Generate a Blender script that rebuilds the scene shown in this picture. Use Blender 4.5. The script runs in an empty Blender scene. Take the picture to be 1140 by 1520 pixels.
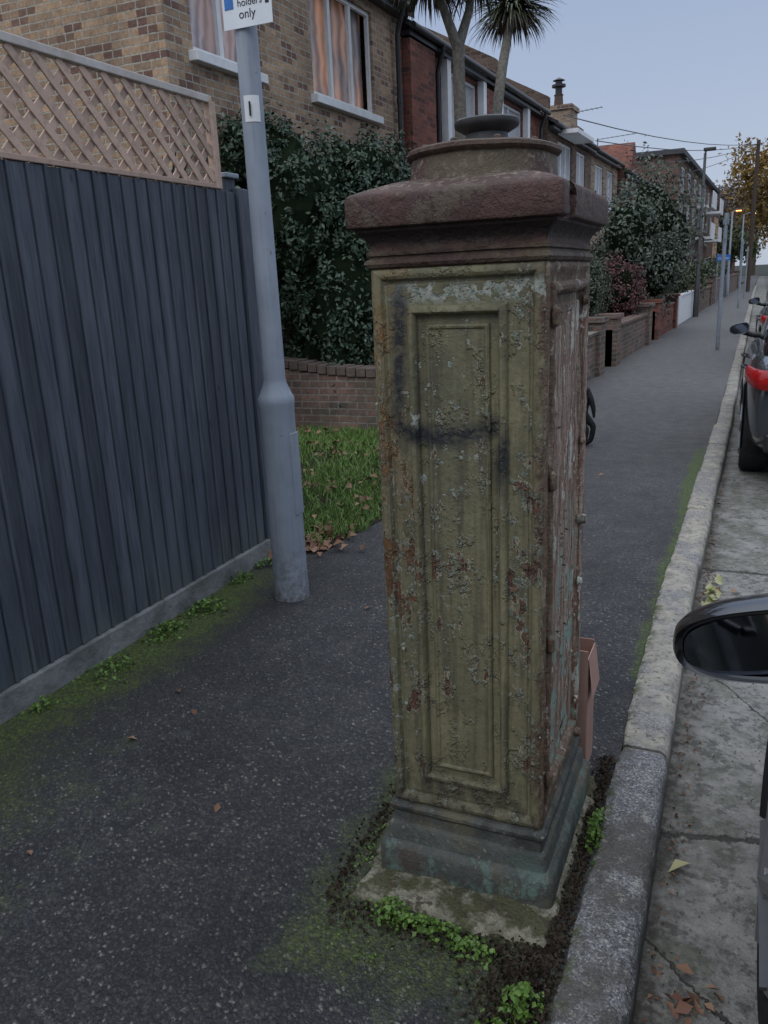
import bpy, bmesh, math, random
import numpy as np
from mathutils import Vector, Matrix, noise as mn
random.seed(7); rng=np.random.default_rng(11)
R=math.radians
COL=bpy.context.scene.collection
# ---------------------------------------------------------------- helpers
def E(name):
    o=bpy.data.objects.new(name,None); o.empty_display_size=.1; COL.objects.link(o); return o
def mk(name,vs,fs,mat=None,parent=None,smooth=None,mats=None,mi=None):
    me=bpy.data.meshes.new(name); me.from_pydata([tuple(v) for v in vs],[],[tuple(f) for f in fs])
    me.update()
    o=bpy.data.objects.new(name,me); COL.objects.link(o)
    if mats:
        for m in mats: me.materials.append(m)
        if mi is not None: me.polygons.foreach_set("material_index",mi)
    elif mat: me.materials.append(mat)
    if smooth is not None:
        me.polygons.foreach_set("use_smooth",[True]*len(me.polygons))
        if smooth<3.1: me.set_sharp_from_angle(angle=smooth)
    if parent: o.parent=parent
    return o
class G:  # geometry accumulator
    def __init__(s): s.v=[];s.f=[];s.m=[]
    def add(s,vs,fs,m=0):
        b=len(s.v); s.v+= [tuple(v) for v in vs]; s.f+=[tuple(i+b for i in f) for f in fs]; s.m+=[m]*len(fs)
    def box(s,x0,x1,y0,y1,z0,z1,m=0,fn=None):
        vs=[(x,y,z) for x in (x0,x1) for y in (y0,y1) for z in (z0,z1)]
        if fn: vs=[fn(*v) for v in vs]
        s.add(vs,[(0,1,3,2),(4,6,7,5),(0,4,5,1),(2,3,7,6),(0,2,6,4),(1,5,7,3)],m)
    def tube(s,pts,rad,n=8,m=0,cap=True):
        pts=[Vector(p) for p in pts]; rings=[]
        ref=Vector((0.3,0.1,1)) if abs((pts[-1]-pts[0]).normalized().z)<.9 else Vector((1,0,0))
        for i,p in enumerate(pts):
            t=(pts[min(i+1,len(pts)-1)]-pts[max(i-1,0)]).normalized()
            a=t.cross(ref).normalized(); b=t.cross(a).normalized(); r=rad[i] if hasattr(rad,'__len__') else rad
            rings.append([p+(a*math.cos(2*math.pi*k/n)+b*math.sin(2*math.pi*k/n))*r for k in range(n)])
        vs=[v for rg in rings for v in rg]; fs=[]
        for i in range(len(rings)-1):
            for k in range(n):
                fs.append((i*n+k,i*n+(k+1)%n,(i+1)*n+(k+1)%n,(i+1)*n+k))
        if cap: fs.append(tuple(range(n))[::-1]); fs.append(tuple((len(rings)-1)*n+k for k in range(n)))
        s.add(vs,fs,m)
    def lathe(s,cx,cy,prof,n=32,m=0,ph=0,sy=1):
        vs=[];fs=[]
        for r,z in prof:
            for k in range(n):
                a=2*math.pi*k/n+ph; vs.append((cx+r*math.cos(a),cy+r*math.sin(a)*sy,z))
        for i in range(len(prof)-1):
            for k in range(n): fs.append((i*n+k,i*n+(k+1)%n,(i+1)*n+(k+1)%n,(i+1)*n+k))
        fs.append(tuple((len(prof)-1)*n+k for k in range(n)))
        s.add(vs,fs,m)
    def out(s,name,mats,parent=None,smooth=None):
        if not isinstance(mats,(list,tuple)): mats=[mats]
        return mk(name,s.v,s.f,mats=mats,mi=s.m,parent=parent,smooth=smooth)
def bevel(o,w=.005,seg=2,ang=R(35)):
    m=o.modifiers.new("b",'BEVEL'); m.width=w; m.segments=seg; m.limit_method='ANGLE'; m.angle_limit=ang; return o
# ---------------------------------------------------------------- materials
class MB:
    def __init__(s,name,rough=.8,spec=.3,metal=0):
        s.mat=bpy.data.materials.new(name); s.mat.use_nodes=True; s.nt=s.mat.node_tree
        s.b=s.nt.nodes["Principled BSDF"]; s.b.inputs["Roughness"].default_value=rough
        s.b.inputs["Specular IOR Level"].default_value=spec; s.b.inputs["Metallic"].default_value=metal
        s.tc=s.nt.nodes.new("ShaderNodeTexCoord"); s.co=s.tc.outputs["Object"]
    def n(s,t,**k):
        q=s.nt.nodes.new(t)
        for a,b in k.items(): setattr(q,a,b)
        return q
    def i(s,sock,v):
        if isinstance(v,bpy.types.NodeSocket): s.nt.links.new(v,sock)
        elif hasattr(v,'__len__'):
            d=sock.default_value
            sock.default_value = tuple(v)+(1,) if (len(v)==3 and len(d)==4) else tuple(v)
        else: sock.default_value=v
    def scl(s,vec,sc):
        q=s.n("ShaderNodeVectorMath",operation='MULTIPLY'); s.i(q.inputs[0],vec); s.i(q.inputs[1],sc); return q.outputs[0]
    def noise(s,scale,detail=3,rough=.65,vec=None):
        q=s.n("ShaderNodeTexNoise"); s.i(q.inputs["Vector"],vec or s.co); s.i(q.inputs["Scale"],scale)
        s.i(q.inputs["Detail"],detail); s.i(q.inputs["Roughness"],rough); return q.outputs[0]
    def vor(s,scale,vec=None,feature='F1'):
        q=s.n("ShaderNodeTexVoronoi",feature=feature); s.i(q.inputs["Vector"],vec or s.co); s.i(q.inputs["Scale"],scale); return q
    def mr(s,v,a,b,c=0,d=1,smooth=False):
        q=s.n("ShaderNodeMapRange"); q.interpolation_type='SMOOTHSTEP' if smooth else 'LINEAR'
        for k,x in enumerate((v,a,b,c,d)): s.i(q.inputs[k],x)
        return q.outputs[0]
    def m(s,op,a,b=0,c=None):
        q=s.n("ShaderNodeMath",operation=op); s.i(q.inputs[0],a); s.i(q.inputs[1],b)
        if c is not None: s.i(q.inputs[2],c)
        return q.outputs[0]
    def mix(s,f,a,b,mode='MIX'):
        q=s.n("ShaderNodeMix",data_type='RGBA',blend_type=mode); s.i(q.inputs[0],f); s.i(q.inputs[6],a); s.i(q.inputs[7],b); return q.outputs[2]
    def val(s,c,v):
        q=s.n("ShaderNodeHueSaturation"); s.i(q.inputs["Color"],c); s.i(q.inputs["Value"],v); return q.outputs[0]
    def ramp(s,f,st):
        q=s.n("ShaderNodeValToRGB"); s.i(q.inputs[0],f); e=q.color_ramp.elements
        while len(e)<len(st): e.new(.5)
        for k,(p,c) in enumerate(st): e[k].position=p; e[k].color=tuple(c)+(1,)
        return q.outputs[0]
    def xyz(s):
        q=s.n("ShaderNodeSeparateXYZ"); s.i(q.inputs[0],s.co); return q.outputs
    def bump(s,h,dist=.002,st=1,prev=None):
        q=s.n("ShaderNodeBump"); s.i(q.inputs["Height"],h); s.i(q.inputs["Distance"],dist); s.i(q.inputs["Strength"],st)
        if prev: s.i(q.inputs["Normal"],prev)
        return q.outputs[0]
    def done(s,col=None,nrm=None,rough=None):
        if col is not None: s.i(s.b.inputs["Base Color"],col)
        if nrm is not None: s.i(s.b.inputs["Normal"],nrm)
        if rough is not None: s.i(s.b.inputs["Roughness"],rough)
        return s.mat
def simple(name,c1,c2=None,scale=8,rough=.7,spec=.3,bd=.001,metal=0,bs=60,vec=None):
    b=MB(name,rough,spec,metal); c2=c2 or tuple(x*.75 for x in c1)
    v=b.scl(b.co,vec) if vec else None
    col=b.mix(b.mr(b.noise(scale,3,.65,v),.35,.65),c1,c2)
    return b.done(col,b.bump(b.noise(bs,2,.6,v),bd) if bd else None)
def mat_asphalt(moss=True):
    b=MB("asphalt" if moss else "road_asphalt",.74,.4); X,Y,Z=b.xyz()
    fine=b.noise(60,2,.7)
    w=b.n("ShaderNodeVectorMath",operation='MULTIPLY_ADD'); b.i(w.inputs[0],b.co); b.i(w.inputs[1],(1,1,1))
    cc=b.n("ShaderNodeCombineXYZ"); b.i(cc.inputs[0],b.m('MULTIPLY',fine,.024)); b.i(cc.inputs[1],b.m('MULTIPLY',fine,-.019)); b.i(w.inputs[2],cc.outputs[0])
    v=b.vor(115,w.outputs[0]); r=b.n("ShaderNodeSeparateColor"); b.i(r.inputs[0],v.outputs["Color"])
    st=b.ramp(r.outputs[0],[(0,(.030,.031,.035)),(.45,(.046,.047,.052)),(.75,(.066,.066,.068)),(.93,(.098,.094,.088)),(1,(.24,.225,.20))])
    base=b.mix(b.mr(v.outputs["Distance"],.36,.75,0,.8),st,(.020,.020,.023))
    nm2=b.noise(1.1,3,.6); nm=b.noise(7,4,.75)
    base=b.val(base,b.mr(nm2,.35,.65,.72,1.28))
    base=b.mix(b.mr(nm,.54,.70,0,.4),base,(.105,.10,.09)); base=b.mix(b.mr(nm,.46,.34,0,.4),base,(.026,.026,.03))
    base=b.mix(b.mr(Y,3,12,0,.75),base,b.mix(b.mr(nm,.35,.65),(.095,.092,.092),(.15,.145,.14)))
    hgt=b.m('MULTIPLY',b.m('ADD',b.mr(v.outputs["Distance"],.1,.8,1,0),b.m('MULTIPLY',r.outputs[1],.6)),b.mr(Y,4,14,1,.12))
    n=b.bump(b.m('ADD',b.m('ADD',hgt,b.m('MULTIPLY',fine,.7)),b.m('MULTIPLY',nm,2.0)),.0055,1)
    if moss:
        nearf=b.m('MULTIPLY',b.mr(X,-2.44,-1.72,1,0,True),b.mr(Y,4.2,3.6,0,1))
        spot=b.mr(b.m('ABSOLUTE',b.m('ADD',Y,-2.75)),.25,.95,.30,0)
        mf=b.mr(b.m('ADD',b.m('ADD',nearf,spot),b.m('ADD',b.m('MULTIPLY',nm,1.1),b.m('MULTIPLY',nm2,.8))),1.72,2.10,0,.97)
        wide=b.m('MULTIPLY',b.mr(X,-2.3,-1.1,1,0),b.mr(Y,2.6,1.6,0,1))
        mf=b.m('MAXIMUM',mf,b.mr(b.m('ADD',b.m('MULTIPLY',wide,.6),nm),.80,1.1,0,.6))
        k=b.m('MULTIPLY',b.mr(X,-.40,-.27,0,1),b.m('MULTIPLY',b.mr(Y,2.4,3.0),b.mr(Y,11,7,0,1)))
        mk_=b.mr(b.m('ADD',k,b.m('ADD',b.m('MULTIPLY',nm,.8),b.m('MULTIPLY',nm2,.8))),1.50,1.78,0,.95)
        sx=b.m('ABSOLUTE',b.m('ADD',X,.62)); sy=b.m('ABSOLUTE',b.m('ADD',Y,-1.72))
        d=b.m('MAXIMUM',sx,b.m('MULTIPLY',sy,.75)); ms=b.mr(b.m('ADD',b.mr(d,.26,.55,1,0),nm),1.15,1.5,0,.6)
        far=b.m('MULTIPLY',b.mr(b.m('ADD',X,2.3),.0,.9,1,0),b.m('MULTIPLY',b.mr(Y,7,9),b.mr(Y,19,14,0,1)))
        mfar=b.mr(b.m('ADD',far,nm),1.1,1.5,0,.85)
        tot=b.m('MAXIMUM',b.m('MAXIMUM',mf,mk_),b.m('MAXIMUM',ms,mfar))
        mc=b.mix(b.mr(fine,.35,.65),(.032,.047,.010),(.115,.165,.028))
        base=b.mix(b.mr(nearf,.15,.9,0,.65),base,(.030,.029,.024))
        base=b.mix(b.m('MULTIPLY',tot,b.mr(r.outputs[1],.3,1,1,.3)),base,mc)
    return b.done(base,n)
def mat_brick(name,c1,c2,mort,c3=None,dirt=.3,soot=(.05,.045,.04),ms=.006):
    b=MB(name,.9,.2); X,Y,Z=b.xyz()
    nz=b.noise(28,3,.65); dn=b.m('MULTIPLY',b.m('SUBTRACT',nz,.5),.014)
    cb=b.n("ShaderNodeCombineXYZ"); s=b.m('ADD',X,Y); b.i(cb.inputs[0],b.m('ADD',s,dn)); b.i(cb.inputs[1],b.m('ADD',Z,dn))
    t=b.n("ShaderNodeTexBrick"); t.offset=.5
    b.i(t.inputs["Vector"],cb.outputs[0]); b.i(t.inputs["Scale"],1)
    b.i(t.inputs["Brick Width"],.226); b.i(t.inputs["Row Height"],.0752); b.i(t.inputs["Mortar Size"],ms); b.i(t.inputs["Mortar Smooth"],.2); b.i(t.inputs["Bias"],0)
    b.i(t.inputs["Color1"],c1); b.i(t.inputs["Color2"],c2); b.i(t.inputs["Mortar"],mort)
    t2=b.n("ShaderNodeTexWhiteNoise",noise_dimensions='2D')
    row=b.m('FLOOR',b.m('DIVIDE',Z,.0752)); colx=b.m('FLOOR',b.m('DIVIDE',b.m('ADD',s,b.m('MULTIPLY',b.m('MODULO',row,2),.113)),.226))
    c=b.n("ShaderNodeCombineXYZ"); b.i(c.inputs[0],row); b.i(c.inputs[1],colx); b.i(t2.inputs["Vector"],c.outputs[0])
    base=t.outputs["Color"]; isb=b.m('SUBTRACT',1,t.outputs["Fac"])
    c3=c3 or tuple(x*.5 for x in c1)
    base=b.mix(b.m('MULTIPLY',isb,b.mr(t2.outputs[0],.70,.93)),base,c3)
    base=b.mix(b.m('MULTIPLY',isb,b.mr(t2.outputs[0],.3,.0,0,.7)),base,tuple(min(1,x*1.35) for x in c1))
    base=b.mix(b.mr(b.noise(1.8,4,.7),.47,.68,0,dirt),base,soot)
    base=b.val(base,b.mr(nz,.3,.7,1.2,.78))
    n=b.bump(b.m('ADD',isb,b.m('MULTIPLY',nz,.9)),.007,.9)
    return b.done(base,n)
def mat_leaf(name,cols,rough=.55,spec=.4):
    b=MB(name,rough,spec); g=b.n("ShaderNodeNewGeometry")
    k=len(cols)-1; return b.done(b.ramp(g.outputs["Random Per Island"],[(i/k,c) for i,c in enumerate(cols)]))
def mat_cast(name,kind):
    b=MB(name,.62,.35); X,Y,Z=b.xyz()
    vs=b.scl(b.co,(1,1,.5)); med=b.noise(17,5,.7,vs); fin=b.noise(60,4,.72)
    rust=b.mix(b.mr(fin,.38,.62),(.042,.021,.018),(.125,.062,.040))
    if kind=='olive':
        streak=b.noise(30,3,.65,b.scl(b.co,(1,1,.08))); big=b.noise(5,3,.6,vs); sm=b.noise(34,3,.7)
        ol=b.mix(b.mr(big,.38,.62),(.180,.162,.092),(.112,.107,.066))
        ol=b.mix(b.mr(fin,.5,.72,0,.35),ol,(.25,.23,.15)); ol=b.mix(b.mr(fin,.46,.30,0,.4),ol,(.08,.072,.046))
        ol=b.mix(b.mr(streak,.50,.64,0,.65),ol,(.068,.062,.043)); ol=b.mix(b.mr(streak,.42,.32,0,.35),ol,(.22,.21,.135))
        ex=b.m('ABSOLUTE',b.m('ADD',X,.572)); edge=b.mr(ex,.09,.185,-.015,.060)
        left=b.mr(X,-.60,-.70,0,.032)
        zmid=b.mr(b.m('ABSOLUTE',b.m('ADD',Z,-.85)),.1,.6,.026,-.025)
        h=b.m('ADD',b.m('ADD',med,b.m('MULTIPLY',b.m('SUBTRACT',fin,.5),.30)),b.m('ADD',b.m('ADD',edge,left),zmid))
        h=b.m('ADD',h,b.m('MULTIPLY',b.m('SUBTRACT',streak,.5),.32))
        rm=b.mr(h,.630,.640); cm=b.m('SUBTRACT',b.mr(h,.594,.602),rm)
        col=b.mix(b.mr(h,.54,.60,0,.6),ol,(.085,.075,.048))
        col=b.mix(b.m('MULTIPLY',b.m('MAXIMUM',cm,0),b.mr(fin,.40,.5,.35,1)),col,b.mix(b.mr(sm,.47,.53),(.27,.255,.19),(.15,.20,.17)))
        col=b.mix(rm,col,rust)
        st=b.m('MULTIPLY',b.mr(med,.44,.62),b.m('MULTIPLY',b.mr(X,-.64,-.72,0,1),b.mr(Z,.7,1.1)))
        col=b.mix(b.m('MULTIPLY',st,.75),col,(.20,.115,.04))
        # rust bleeding in from the door side and the upper corners
        rs=b.m('MULTIPLY',b.mr(X,-.405,-.375),b.mr(b.m('ADD',med,b.m('MULTIPLY',big,.5)),.68,.78)); col=b.mix(b.m('MULTIPLY',rs,.8),col,rust)
        col=b.mix(b.m('MULTIPLY',b.mr(Z,.42,.24),b.mr(med,.42,.58)),col,(.06,.055,.04))
        tb=b.m('MULTIPLY',b.mr(b.m('ABSOLUTE',b.m('ADD',Z,-1.522)),.012,.03,1,0),b.mr(sm,.46,.51)); tb=b.m('MULTIPLY',tb,b.mr(X,-.74,-.68,.3,1))
        fl=b.m('MULTIPLY',b.mr(sm,.60,.63),b.mr(big,.47,.55)); tb=b.m('MAXIMUM',tb,fl)
        col=b.mix(tb,col,b.mix(b.mr(fin,.4,.6),(.34,.34,.29),(.15,.19,.16)))
        wob=b.m('MULTIPLY',b.m('SUBTRACT',big,.5),.10)
        zz=b.m('ABSOLUTE',b.m('ADD',b.m('ADD',Z,-1.213),wob)); k1=b.m('MULTIPLY',b.mr(zz,.010,.036,1,0),b.m('MULTIPLY',b.mr(X,-.735,-.70),b.mr(X,-.455,-.48)))
        k2=b.m('MULTIPLY',b.mr(b.m('ABSOLUTE',b.m('ADD',b.m('ADD',X,.706),wob)),.008,.032,1,0),b.m('MULTIPLY',b.mr(Z,1.15,1.22),b.mr(Z,1.56,1.5,0,1)))
        k3=b.m('MULTIPLY',b.mr(b.m('ABSOLUTE',b.m('ADD',b.m('ADD',X,.475),wob)),.006,.022,1,0),b.m('MULTIPLY',b.mr(Z,1.06,1.12),b.mr(Z,1.24,1.2,0,1)))
        kk=b.m('MAXIMUM',b.m('MAXIMUM',k1,k2),k3)
        col=b.mix(b.m('MULTIPLY',kk,b.mr(sm,.32,.52,.4,.97)),col,(.018,.020,.024))
        bl=b.m('MULTIPLY',b.mr(sm,.48,.58),b.mr(med,.50,.60))
        col=b.mix(b.m('MULTIPLY',bl,.3),col,(.25,.23,.15))
        hg=b.m('ADD',b.m('ADD',b.m('MULTIPLY',rm,-1.2),b.m('MULTIPLY',bl,1.0)),b.m('ADD',b.m('MULTIPLY',fin,.7),b.m('MULTIPLY',tb,-.4)))
        n=b.bump(hg,.0045,1)
    elif kind=='cap':
        big=b.noise(5,3,.6)
        ox=b.mix(b.mr(med,.38,.62),(.088,.046,.038),(.047,.026,.024))
        h=b.m('ADD',med,b.m('MULTIPLY',b.m('SUBTRACT',fin,.5),.4))
        col=b.mix(b.mr(h,.53,.60,0,.6),ox,(.125,.10,.07)); col=b.mix(b.mr(big,.52,.62,0,.6),col,(.095,.082,.055))
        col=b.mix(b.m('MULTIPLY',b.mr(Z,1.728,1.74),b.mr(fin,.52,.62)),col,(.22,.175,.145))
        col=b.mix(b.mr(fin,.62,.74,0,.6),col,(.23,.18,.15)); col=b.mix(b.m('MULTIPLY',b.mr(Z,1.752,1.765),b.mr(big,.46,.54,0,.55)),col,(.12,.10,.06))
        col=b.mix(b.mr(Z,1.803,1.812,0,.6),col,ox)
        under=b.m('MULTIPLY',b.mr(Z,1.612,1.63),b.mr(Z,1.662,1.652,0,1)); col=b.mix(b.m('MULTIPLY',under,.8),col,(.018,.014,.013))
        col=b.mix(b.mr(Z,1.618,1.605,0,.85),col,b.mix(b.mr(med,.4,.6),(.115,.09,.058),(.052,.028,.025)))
        n=b.bump(b.m('ADD',fin,b.m('MULTIPLY',med,.6)),.008,1)
    elif kind=='door':
        st2=b.noise(75,4,.75,b.scl(b.co,(1,1,.05))); md=b.noise(13,4,.7,b.scl(b.co,(1,1,.3)))
        col=b.mix(b.mr(st2,.40,.58),(.10,.052,.038),(.38,.30,.23))
        col=b.mix(b.mr(md,.49,.58,0,.85),col,(.17,.065,.038))
        col=b.mix(b.mr(b.m('ADD',md,b.m('MULTIPLY',fin,.4)),.77,.80),col,(.44,.44,.38))
        col=b.mix(b.m('MULTIPLY',b.mr(med,.53,.58),b.mr(Z,1.05,.65)),col,(.22,.31,.265))
        fr=b.m('MAXIMUM',b.mr(Y,1.80,1.77,0,1),b.m('MAXIMUM',b.mr(Z,1.45,1.48),b.mr(Z,.30,.27,0,1)))
        col=b.mix(b.m('MULTIPLY',fr,b.mr(med,.40,.50,.25,.95)),col,b.mix(b.mr(fin,.42,.6),(.12,.095,.06),rust))
        n=b.bump(b.m('ADD',b.m('MULTIPLY',st2,.8),b.m('MULTIPLY',fin,1.1)),.007,1)
    else:
        big=b.noise(6,3,.6)
        col=b.mix(b.mr(med,.4,.6),(.082,.088,.080),(.042,.044,.043))
        col=b.mix(b.mr(big,.48,.60,0,.85),col,(.115,.105,.068))
        col=b.mix(b.m('MULTIPLY',b.mr(med,.50,.58),b.mr(Z,.16,.06)),col,(.11,.165,.145))
        col=b.mix(b.mr(fin,.60,.68,0,.7),col,(.25,.25,.21)); col=b.mix(b.mr(big,.38,.33,0,.5),col,(.07,.045,.037))
        n=b.bump(b.m('ADD',fin,b.m('MULTIPLY',med,.8)),.007,.9)
    return b.done(col,n,b.mr(fin,.3,.7,.5,.8))
def mat_kerb():
    b=MB("granite_kerb",.75,.35); X,Y,Z=b.xyz()
    v=b.vor(240); r=b.n("ShaderNodeSeparateColor"); b.i(r.inputs[0],v.outputs["Color"])
    a=b.noise(11,4,.75); c=b.noise(42,3,.75); d=b.noise(3.5,3,.7)
    gr=b.ramp(r.outputs[0],[(0,(.07,.07,.08)),(.4,(.15,.15,.16)),(.8,(.23,.23,.24)),(1,(.42,.41,.39))])
    pale=b.mix(b.mr(a,.38,.62),(.37,.34,.28),(.22,.205,.18))
    old=b.mix(b.mr(d,.46,.58,0,.65),pale,gr)
    col=b.mix(b.mr(Y,2.46,2.50),b.mix(b.mr(d,.46,.56,0,.8),gr,(.08,.072,.064)),old)
    col=b.mix(b.mr(c,.56,.64,0,.75),col,(.07,.066,.058)); col=b.mix(b.mr(c,.42,.34,0,.5),col,(.40,.38,.32))
    col=b.mix(b.m('MULTIPLY',b.mr(X,-.235,-.27),b.mr(a,.48,.58)),col,(.055,.07,.02))
    col=b.mix(b.mr(Z,-.01,-.06,0,.75),col,(.04,.037,.03))
    return b.done(col,b.bump(b.m('ADD',c,b.m('MULTIPLY',a,.6)),.010,1))
def mat_gutter():
    b=MB("gutter_concrete",.8,.35); X,Y,Z=b.xyz()
    a=b.noise(5,5,.75); c=b.noise(38,3,.75); e=b.noise(15,4,.75)
    col=b.mix(b.mr(a,.38,.62),(.135,.132,.124),(.26,.25,.23))
    col=b.mix(b.mr(e,.51,.59,0,.8),col,(.078,.076,.072)); col=b.mix(b.mr(c,.58,.68,0,.6),col,(.32,.31,.275)); col=b.mix(b.mr(c,.42,.34,0,.6),col,(.065,.063,.057))
    col=b.mix(b.mr(a,.5,.42,0,.35),col,(.10,.11,.06))
    ed=b.mr(X,.03,-.11); col=b.mix(b.m('MULTIPLY',ed,b.mr(e,.35,.6,.25,.95)),col,(.045,.038,.03))
    wob=b.m('MULTIPLY',b.m('SUBTRACT',e,.5),.10)
    def line(expr,w): return b.mr(b.m('ABSOLUTE',b.m('ADD',expr,wob)),w,w*2.4,1,0)
    crk=b.m('MAXIMUM',line(b.m('ADD',Y,b.m('MULTIPLY_ADD',X,-.25,-2.22)),.006),line(b.m('ADD',Y,b.m('MULTIPLY_ADD',X,.9,-1.66)),.003))
    crk=b.m('MAXIMUM',crk,line(b.m('ADD',Y,-4.6),.007)); crk=b.m('MAXIMUM',crk,line(b.m('ADD',Y,b.m('MULTIPLY_ADD',X,1.6,-3.3)),.003))
    col=b.mix(b.m('MULTIPLY',crk,.85),col,(.03,.027,.02))
    return b.done(col,b.bump(b.m('ADD',b.m('ADD',c,e),b.m('MULTIPLY',crk,-1.2)),.010,1))
def mat_fence():
    b=MB("painted_fence",.6,.35); v=b.scl(b.co,(1,1,.05)); gr=b.noise(80,4,.7,v); g2=b.noise(12,3,.65,b.scl(b.co,(1,1,.12)))
    col=b.mix(b.mr(gr,.38,.65),(.042,.049,.064),(.074,.084,.106))
    col=b.mix(b.mr(g2,.48,.66,0,.6),col,(.10,.112,.135))
    kn=b.vor(5.5,b.scl(b.co,(1,1.3,.55))); col=b.mix(b.mr(kn.outputs["Distance"],.03,.085,.7,0),col,(.016,.019,.026))
    g=b.n("ShaderNodeNewGeometry"); col=b.val(col,b.mr(g.outputs["Random Per Island"],0,1,.8,1.25))
    X,Y,Z=b.xyz(); col=b.mix(b.m('MULTIPLY',b.mr(Z,.40,.1),b.mr(g2,.4,.6,.1,.7)),col,(.10,.115,.11))
    return b.done(col,b.bump(gr,.004,.9))
def mat_trellis():
    b=MB("trellis_wood",.8,.2); g=b.n("ShaderNodeNewGeometry")
    col=b.ramp(g.outputs["Random Per Island"],[(0,(.46,.31,.235)),(.35,(.58,.42,.33)),(.7,(.50,.37,.295)),(1,(.36,.26,.21))])
    col=b.mix(b.mr(b.noise(30,3,.7),.45,.7,0,.5),col,(.24,.18,.145)); return b.done(col)
asphalt=mat_asphalt(); road_m=mat_asphalt(False)
yellow=mat_brick("stock_brick",(.37,.255,.165),(.27,.19,.135),(.38,.35,.30),c3=(.17,.10,.08),dirt=.3,ms=.008)
redb=mat_brick("red_brick",(.23,.085,.06),(.175,.065,.05),(.17,.135,.115),c3=(.10,.045,.04),dirt=.4)
gwall=mat_brick("garden_brick",(.20,.125,.10),(.155,.11,.095),(.24,.215,.19),c3=(.10,.085,.075),dirt=.5,soot=(.06,.07,.045),ms=.009)
darkb=mat_brick("dark_brick",(.17,.115,.085),(.14,.09,.07),(.18,.165,.145),dirt=.4)
white=simple("white_paint",(.74,.75,.76),(.64,.65,.65),6,.5,.4,0)
slate=simple("slate",(.05,.053,.06),(.075,.075,.08),9,.7,.3,.004,bs=12)
tile=simple("clay_tile",(.11,.07,.055),(.075,.055,.045),9,.8,.3,.004,bs=12)
blackp=simple("black_gutter",(.018,.018,.02),(.028,.028,.03),9,.4,.5,0)
conc=simple("concrete",(.20,.205,.21),(.11,.115,.115),7,.9,.2,.006,bs=40)
def mat_post():
    b=MB("lamp_post_grey",.5,.4); X,Y,Z=b.xyz(); a=b.noise(4,3,.65); c=b.noise(26,4,.75); s=b.noise(40,3,.7,b.scl(b.co,(1,1,.06)))
    col=b.mix(b.mr(a,.35,.65),(.25,.285,.335),(.205,.235,.28)); col=b.mix(b.mr(s,.52,.66,0,.35),col,(.14,.155,.175))
    col=b.mix(b.m('MULTIPLY',b.mr(Z,.35,.0),b.mr(c,.40,.6)),col,(.10,.095,.08)); col=b.mix(b.mr(c,.66,.70,0,.6),col,(.11,.08,.06))
    return b.done(col,b.bump(c,.0012,.8))
greyp=mat_post()
woodp=simple("pole_wood",(.08,.06,.045),(.055,.043,.035),12,.9)
bark=simple("bark",(.13,.105,.08),(.07,.055,.042),14,.95,.2,.008,bs=40)
bark2=simple("palm_bark",(.20,.185,.16),(.11,.10,.085),22,.95,.2,.008,bs=50)
soil=simple("soil",(.04,.032,.022),(.025,.02,.015),12,.95,.1,.02,bs=30)
fence_m=mat_fence(); trel=mat_trellis(); kerb_m=mat_kerb(); gut_m=mat_gutter()
olive=mat_cast("olive_paint",'olive'); capm=mat_cast("oxide_cap",'cap'); doorm=mat_cast("rusted_door",'door'); plm=mat_cast("plinth_iron",'plinth')
iron=simple("dark_iron",(.03,.03,.032),(.05,.05,.05),20,.5,.5,.001)
def glassm(name,c=(.02,.024,.03),r=.06):
    b=MB(name,r,.5); return b.done(c)
glass=glassm("window_glass",(.03,.036,.045))
def curtain(name,c,warmc,st,fold,lo=.42):
    b=MB(name,.8,.2); X,Y,Z=b.xyz(); w=b.m('SINE',b.m('MULTIPLY',b.m('ADD',Y,b.m('MULTIPLY',b.noise(2,2),.3)),fold))
    glow=b.mr(b.noise(1.6,2,.5,b.scl(b.co,(1,1,.4))),lo,lo+.16)
    col=b.mix(b.mr(w,-1,1),c,tuple(x*.55 for x in c)); em=b.mix(glow,(0,0,0),warmc); em=b.mix(b.mr(w,-1,1),em,b.mix(.5,em,(0,0,0)))
    b.i(b.b.inputs["Emission Color"],em); b.b.inputs["Emission Strength"].default_value=st
    return b.done(b.mix(glow,col,b.mix(.5,col,warmc)))
curt=curtain("lit_curtain",(.55,.50,.52),(.45,.30,.26),.18,45); curt2=curtain("lit_room",(.52,.48,.48),(.62,.30,.16),.30,30,.46); netc=simple("net_curtain",(.48,.48,.5),(.36,.36,.38),20,.8,bd=0)
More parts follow.
